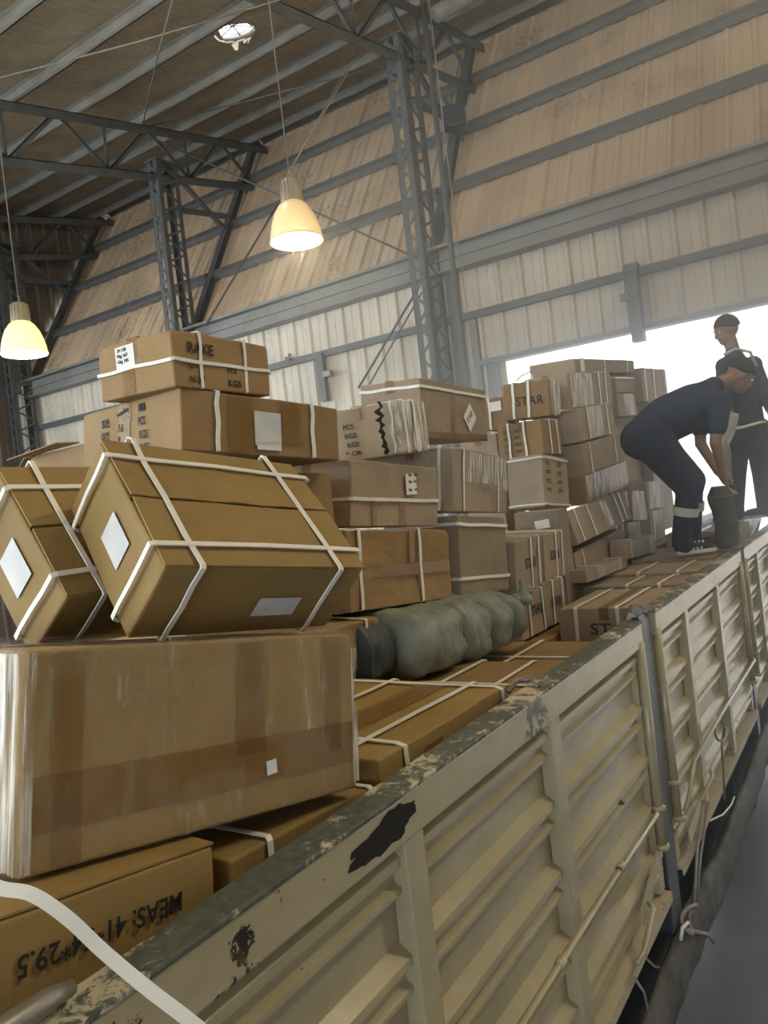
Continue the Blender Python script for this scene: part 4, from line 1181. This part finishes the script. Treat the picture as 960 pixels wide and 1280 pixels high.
def shoe(parent, heel, fwd, stripes=False):
    f = Vector(fwd); f.z = 0; f.normalize(); l = Vector((-f.y, f.x, 0)); u = Vector((0, 0, 1))
    B = Matrix((f, l, u)).transposed()
    H = Vector(heel)
    m = MB()
    m.cap(H + f * .05 + u * .055, H + f * .20 + u * .050, .046, .040)
    m.cap(H + f * .04 + u * .06, H + f * .06 + u * .11, .045, .048)
    m.cap(H + f * .20 + u * .045, H + f * .255 + u * .038, .038, .030)
    fuse(m, 'shoe', SHOE, parent, .01, 3)
    s = MB()
    prof = [(-.0, .032), (.03, .043), (.12, .038), (.20, .048), (.26, .040), (.295, .015)]
    vs = []
    for z in (.001, .028):
        vs += [H + f * a + l * b + u * z for a, b in prof] + [H + f * a - l * b + u * z for a, b in prof[::-1]]
    n = 12
    fs = [tuple(range(n))[::-1], tuple(range(n, 2 * n))] + [(i, (i + 1) % n, n + (i + 1) % n, n + i) for i in range(n)]
    s.add(vs, fs).build('sole', SOLE, parent)
    if stripes:
        for i in range(3):
            a = H + f * (.11 + .030 * i) - l * .043
            MB().bar(a + u * .032 + l * .0, a + u * .092 + f * .03 + l * .022, .012, .004, -l).build('shoe_stripe', SOLE, parent)

FWD = Vector((.83, .545, 0))                     # the bending worker faces along this, to the right of the load
SIDE = Vector((-.545, .83, 0))                   # away from the camera
# --- bending worker
base = Vector((-1.23, 6.05, 2.385))
w1 = thing('person', 'person in dark work clothes bending over the load, pale band on each calf', 'person', base)
def L(px, py, zc, off=0.0): return dep(px, py, zc) + SIDE * off - base
Z0 = 5.72
hip = L(806, 548, Z0); 
hN, hF = hip - SIDE * .10, hip + SIDE * .10 + FWD * .05
footN = Vector((at(846, 694, Z=2.385)) - base); footN.z = 0
footF = footN + FWD * .16 + SIDE * .22
kN, kF = L(854, 608, Z0, -.11), L(872, 600, Z0, .12)
aN = footN + FWD * .055 + Vector((0, 0, .11)); aF = footF + FWD * .055 + Vector((0, 0, .11))
chest = L(868, 505, Z0); waist = L(832, 525, Z0); neck = L(902, 478, Z0); hc = L(925, 470, Z0)
sN, sF = L(886, 507, Z0, -.18), L(888, 500, Z0, .18)
eN, eF = L(880, 556, Z0, -.20), L(888, 552, Z0, .18)
wN, wF = L(897, 597, Z0, -.12), L(905, 590, Z0, .10)
HB = basis(FWD * .72 + Vector((0, 0, -.55)), Vector((.5, .3, .9)))
b = MB()
b.cap(hip, waist, .135, .125).cap(waist, chest, .125, .14).cap(chest, neck, .10, .055).cap(neck, hc, .055, .06)
for h, k, a in ((hN, kN, aN), (hF, kF, aF)):
    b.cap(h, k, .085, .058).cap(k, a, .056, .038).cap(a, a + Vector((0, 0, -.06)), .038, .04)
for s, e, w in ((sN, eN, wN), (sF, eF, wF)):
    b.cap(chest, s, .10, .062).cap(s, e, .052, .042).cap(e, w, .043, .029)
    hand(b, w, (w - e).normalized(), FWD * .6 - SIDE * .2, 1.0, .55)
head(b, hc, HB)
fuse(b, 'body', SKIN, w1, .0065, 3)
hair_cap(hc, HB, w1); face_parts(hc, HB, w1)
j = MB()
j.cap(hip + Vector((0, 0, .0)), waist, .17, .18).cap(waist, chest - Vector((0, 0, .02)), .18, .178).cap(chest, L(892, 484, Z0), .15, .082)
for s, e in ((sN, eN), (sF, eF)):
    j.cap(chest, s, .15, .095).cap(s, s.lerp(e, .62), .085, .074)
j.cap(hip - SIDE * .08, hip + SIDE * .08, .16, .16)
fuse(j, 'jacket', NAVYCLOTH, w1, .014, 4)
tr = MB()
tr.cap(hN, hF, .15, .15).cap(hip, hip.lerp(waist, .4), .155, .15)
for h, k, a in ((hN, kN, aN), (hF, kF, aF)):
    tr.cap(h, k, .16, .108).cap(k, a + Vector((0, 0, .03)), .09, .075).cap(a + Vector((0, 0, .03)), a + Vector((0, 0, -.035)), .076, .078)
fuse(tr, 'trousers', NAVY2, w1, .014, 4)
for k, a in ((kN, aN), (kF, aF)):
    p = k.lerp(a, .38); q = k.lerp(a, .54)
    MB().tube([p, q], [.094, .090], 24, False).build('reflective_band', BAND, w1)
shoe(w1, footN, FWD, True); shoe(w1, footF, FWD, False)
def chest_mark(): pass
MB().bar(L(825, 560, Z0 - .19), L(838, 552, Z0 - .19), .02, .004, FWD).build('cloth_patch', BAND, w1)

# --- standing worker
base2 = Vector((-1.10, 7.15, 2.485))
w2 = thing('person', 'person in dark clothes standing upright on the load, pulling a white strap', 'person', base2)
def L2(px, py, zc, off=0.0): return dep(px, py, zc) + SIDE * off - base2
Z2 = 6.62
F2 = Vector((-.80, -.60, 0)); S2 = Vector((.6, -.8, 0))     # faces left, towards the box wall
hip2 = L2(934, 540, Z2)
f1 = Vector(at(922, 652, Z=2.485) - base2); f1.z = 0
f2 = Vector(at(957, 646, Z=2.485) - base2); f2.z = 0
h1, h2 = hip2 - Vector((.83, .545, 0)) * .085, hip2 + Vector((.83, .545, 0)) * .085
k1 = h1.lerp(f1 + Vector((0, 0, .1)), .5); k2 = h2.lerp(f2 + Vector((0, 0, .1)), .5)
a1, a2 = f1 + Vector((0, 0, .10)), f2 + Vector((0, 0, .10))
waist2 = L2(930, 510, Z2); chest2 = L2(925, 470, Z2); neck2 = L2(916, 437, Z2); hc2 = L2(908, 413, Z2)
s1, s2 = L2(906, 458, Z2, -.0), L2(941, 456, Z2, .0)
e1, e2 = L2(903, 500, Z2 - .1), L2(957, 492, Z2 - .05)
v1, v2 = L2(914, 527, Z2 - .38), L2(966, 517, Z2 - .32)
HB2 = basis(F2 * .9 + Vector((0, 0, -.25)), (0, 0, 1))
b = MB()
b.cap(hip2, waist2, .125, .12).cap(waist2, chest2, .12, .14).cap(chest2, neck2, .11, .055).cap(neck2, hc2, .056, .06)
for h, k, a in ((h1, k1, a1), (h2, k2, a2)):
    b.cap(h, k, .08, .055).cap(k, a, .054, .038).cap(a, a + Vector((0, 0, -.05)), .038, .04)
for s, e, w in ((s1, e1, v1), (s2, e2, v2)):
    b.cap(chest2, s, .10, .06).cap(s, e, .05, .041).cap(e, w, .042, .028)
    hand(b, w, (w - e).normalized(), Vector((-.6, -.2, -.3)), 1.0, .75)
head(b, hc2, HB2)
fuse(b, 'body', SKIN, w2, .0065, 3)
hair_cap(hc2, HB2, w2); face_parts(hc2, HB2, w2)
j = MB()
j.cap(hip2, waist2, .15, .145).cap(waist2, chest2, .145, .155).cap(chest2, neck2 + Vector((0, 0, -.03)), .13, .07)
for s, e, w in ((s1, e1, v1), (s2, e2, v2)):
    j.cap(chest2, s, .13, .08).cap(s, e, .072, .060).cap(e, e.lerp(w, .75), .060, .048)
fuse(j, 'jacket', NAVYCLOTH, w2, .014, 4)
tr = MB(); tr.cap(h1, h2, .125, .125)
for h, k, a in ((h1, k1, a1), (h2, k2, a2)):
    tr.cap(h, k, .112, .082).cap(k, a + Vector((0, 0, .02)), .08, .068).cap(a + Vector((0, 0, .02)), a + Vector((0, 0, -.03)), .068, .072)
fuse(tr, 'trousers', NAVY2, w2, .014, 4)
for s in (s1, s2):
    q = chest2 + Vector((0, 0, .10))
MB().tube([L2(905, 443, Z2 - .12), L2(920, 436, Z2 - .14), L2(938, 440, Z2 - .13), L2(945, 458, Z2 - .1)], .012, 8).build('collar_strap', BAND, w2)
shoe(w2, f1 - F2 * .05, F2, False); shoe(w2, f2 - F2 * .05, F2, False)

# things the workers handle
hA = v1 + base2; hB = v2 + base2
o = ribbon([hA + Vector((0, 0, -.06)), hA.lerp(hB, .3) + Vector((0, 0, -.06)), hA.lerp(hB, .7) + Vector((0, 0, -.05)), hB + Vector((0, 0, -.055)), hB + Vector((.10, .08, .0))], .03, (.2, -.6, .7), 'white_strap', STRAP)
tag(o, 'white strap stretched between the standing worker\'s hands', 'strap')
def sheet(pts, name, mat, label, cat, seed):
    vs, fs = [], []
    n = len(pts)
    K = 8
    for i, (a, b_) in enumerate(pts):
        for k in range(K + 1):
            t = k / K
            p = a.lerp(b_, t) + FWD * 0 - SIDE * (.05 * noise.noise((i * .8, t * 3, seed)))
            vs.append(p)
    for i in range(n - 1):
        for k in range(K):
            q = i * (K + 1) + k
            fs.append((q, q + 1, q + K + 2, q + K + 1))
    o = MB().add(vs, fs, True).build(name, mat)
    o.modifiers.new('fine', 'SUBSURF').render_levels = 2
    o.modifiers.new('thick', 'SOLIDIFY').thickness = .004
    return tag(o, label, cat)
PLASTIC = plain('crumpled_white_plastic', (.62, .60, .54, 1), .35, var=.12, scale=22, bump=.8, bscale=20)
zs = 5.95
sheet([(dep(908, 512, zs), dep(923, 518, zs)), (dep(901, 530, zs), dep(921, 538, zs)), (dep(896, 546, zs), dep(912, 556, zs)), (dep(891, 560, zs), dep(903, 568, zs))], 'plastic_sheet', PLASTIC, 'crumpled white plastic sheet between the two workers', 'plastic sheet', 1)
sheet([(dep(889, 540, zs), dep(906, 546, zs)), (dep(890, 565, zs), dep(914, 562, zs)), (dep(897, 585, zs), dep(915, 585, zs)), (dep(904, 604, zs), dep(916, 606, zs))], 'plastic_sheet', plain('greyish_plastic', (.36, .37, .34, 1), .35, var=.3, scale=12, bump=.8, bscale=20), 'greyish plastic wrap hanging at the bending worker\'s hands', 'plastic sheet', 5)
bs = thing('bundle_sack', 'upright grey green wrapped bundle in front of the bending worker\'s shins', 'sack', at(907, 685, Z=2.385) + Vector((.01, .02, 0)))
vs, fs = [], []
N, K = 22, 20
for i in range(N + 1):
    t = i / N
    r = .085 * (1 - max(0, (t - .88)) * 3.0) * (.75 + .25 * min(1, t / .05))
    for k in range(K):
        a = 2 * math.pi * k / K
        q = r * (1 + .16 * noise.noise((t * 5, math.cos(a) * 1.6, math.sin(a) * 1.6 + 4)))
        vs.append((q * math.cos(a) + .01 * math.sin(t * 5), q * math.sin(a), t * .47))
for i in range(N):
    for k in range(K):
        a = i * K + k; b_ = i * K + (k + 1) % K
        fs.append((a, b_, b_ + K, a + K))
fs += [tuple(range(K))[::-1], tuple(range(N * K, (N + 1) * K))]
MB().add(vs, fs, True).build('sack_body', TARP, bs)
MB().tube([(.10 * math.cos(a), .10 * math.sin(a), .40 + .01 * math.sin(a)) for a in [2 * math.pi * k / 20 for k in range(21)]], .005, 6, False).build('cord', ROPE, bs)
bl = plain('pale_blue_tarpaulin', (.22, .42, .55, 1), .4, var=.3, scale=9, bump=.7, bscale=8)
m = MB(); vs, fs = [], []
for i in range(13):
    for k in range(13):
        u, v = i / 12, k / 12
        vs.append((-1.85 + .70 * u, 7.88 + 1.2 * v, 2.40 + .14 * math.sin(math.pi * u) * math.sin(math.pi * v) + .05 * noise.noise((u * 5, v * 5, 2))))
for i in range(12):
    for k in range(12):
        a = i * 13 + k
        fs.append((a, a + 1, a + 14, a + 13))
o = m.add(vs, fs, True).build('tarpaulin', bl)
o.modifiers.new('thick', 'SOLIDIFY').thickness = .40
o.modifiers['thick'].offset = 1 
tag(o, 'pale blue tarpaulin covered heap on the load behind the standing worker', 'tarpaulin')
# ------------------------------------------------------------------ added haze volume standing for lens glare around the doorway
hz = bpy.data.materials.new('glare_veil'); hz.use_nodes = True
ht = hz.node_tree; ht.nodes.clear()
ho = ht.nodes.new('ShaderNodeOutputMaterial'); hs = ht.nodes.new('ShaderNodeVolumeScatter')
hs.inputs['Color'].default_value = (.88, .94, 1.0, 1); hs.inputs['Anisotropy'].default_value = .65
tc = ht.nodes.new('ShaderNodeTexCoord'); mp = ht.nodes.new('ShaderNodeMapping'); gr = ht.nodes.new('ShaderNodeTexGradient'); ml = ht.nodes.new('ShaderNodeMath')
mp.inputs['Scale'].default_value = (1 / 7.5, 1 / 6.4, 1 / 5.4); gr.gradient_type = 'SPHERICAL'
ml.operation = 'MULTIPLY'; ml.inputs[1].default_value = .34
ht.links.new(tc.outputs['Object'], mp.inputs['Vector']); ht.links.new(mp.outputs[0], gr.inputs[0])
ht.links.new(gr.outputs['Fac'], ml.inputs[0]); ht.links.new(ml.outputs[0], hs.inputs['Density'])
ht.links.new(hs.outputs[0], ho.inputs['Volume'])
haze = MB().ball((0, 0, 0), 7.5, 6.4, 5.4, None, 32, 20).build('glare_haze', hz, None, loc=(.9, 8.6, 3.4))
haze['kind'] = 'stuff'; haze['label'] = 'bluish haze standing for lens glare before the bright doorway'; haze['category'] = 'haze'
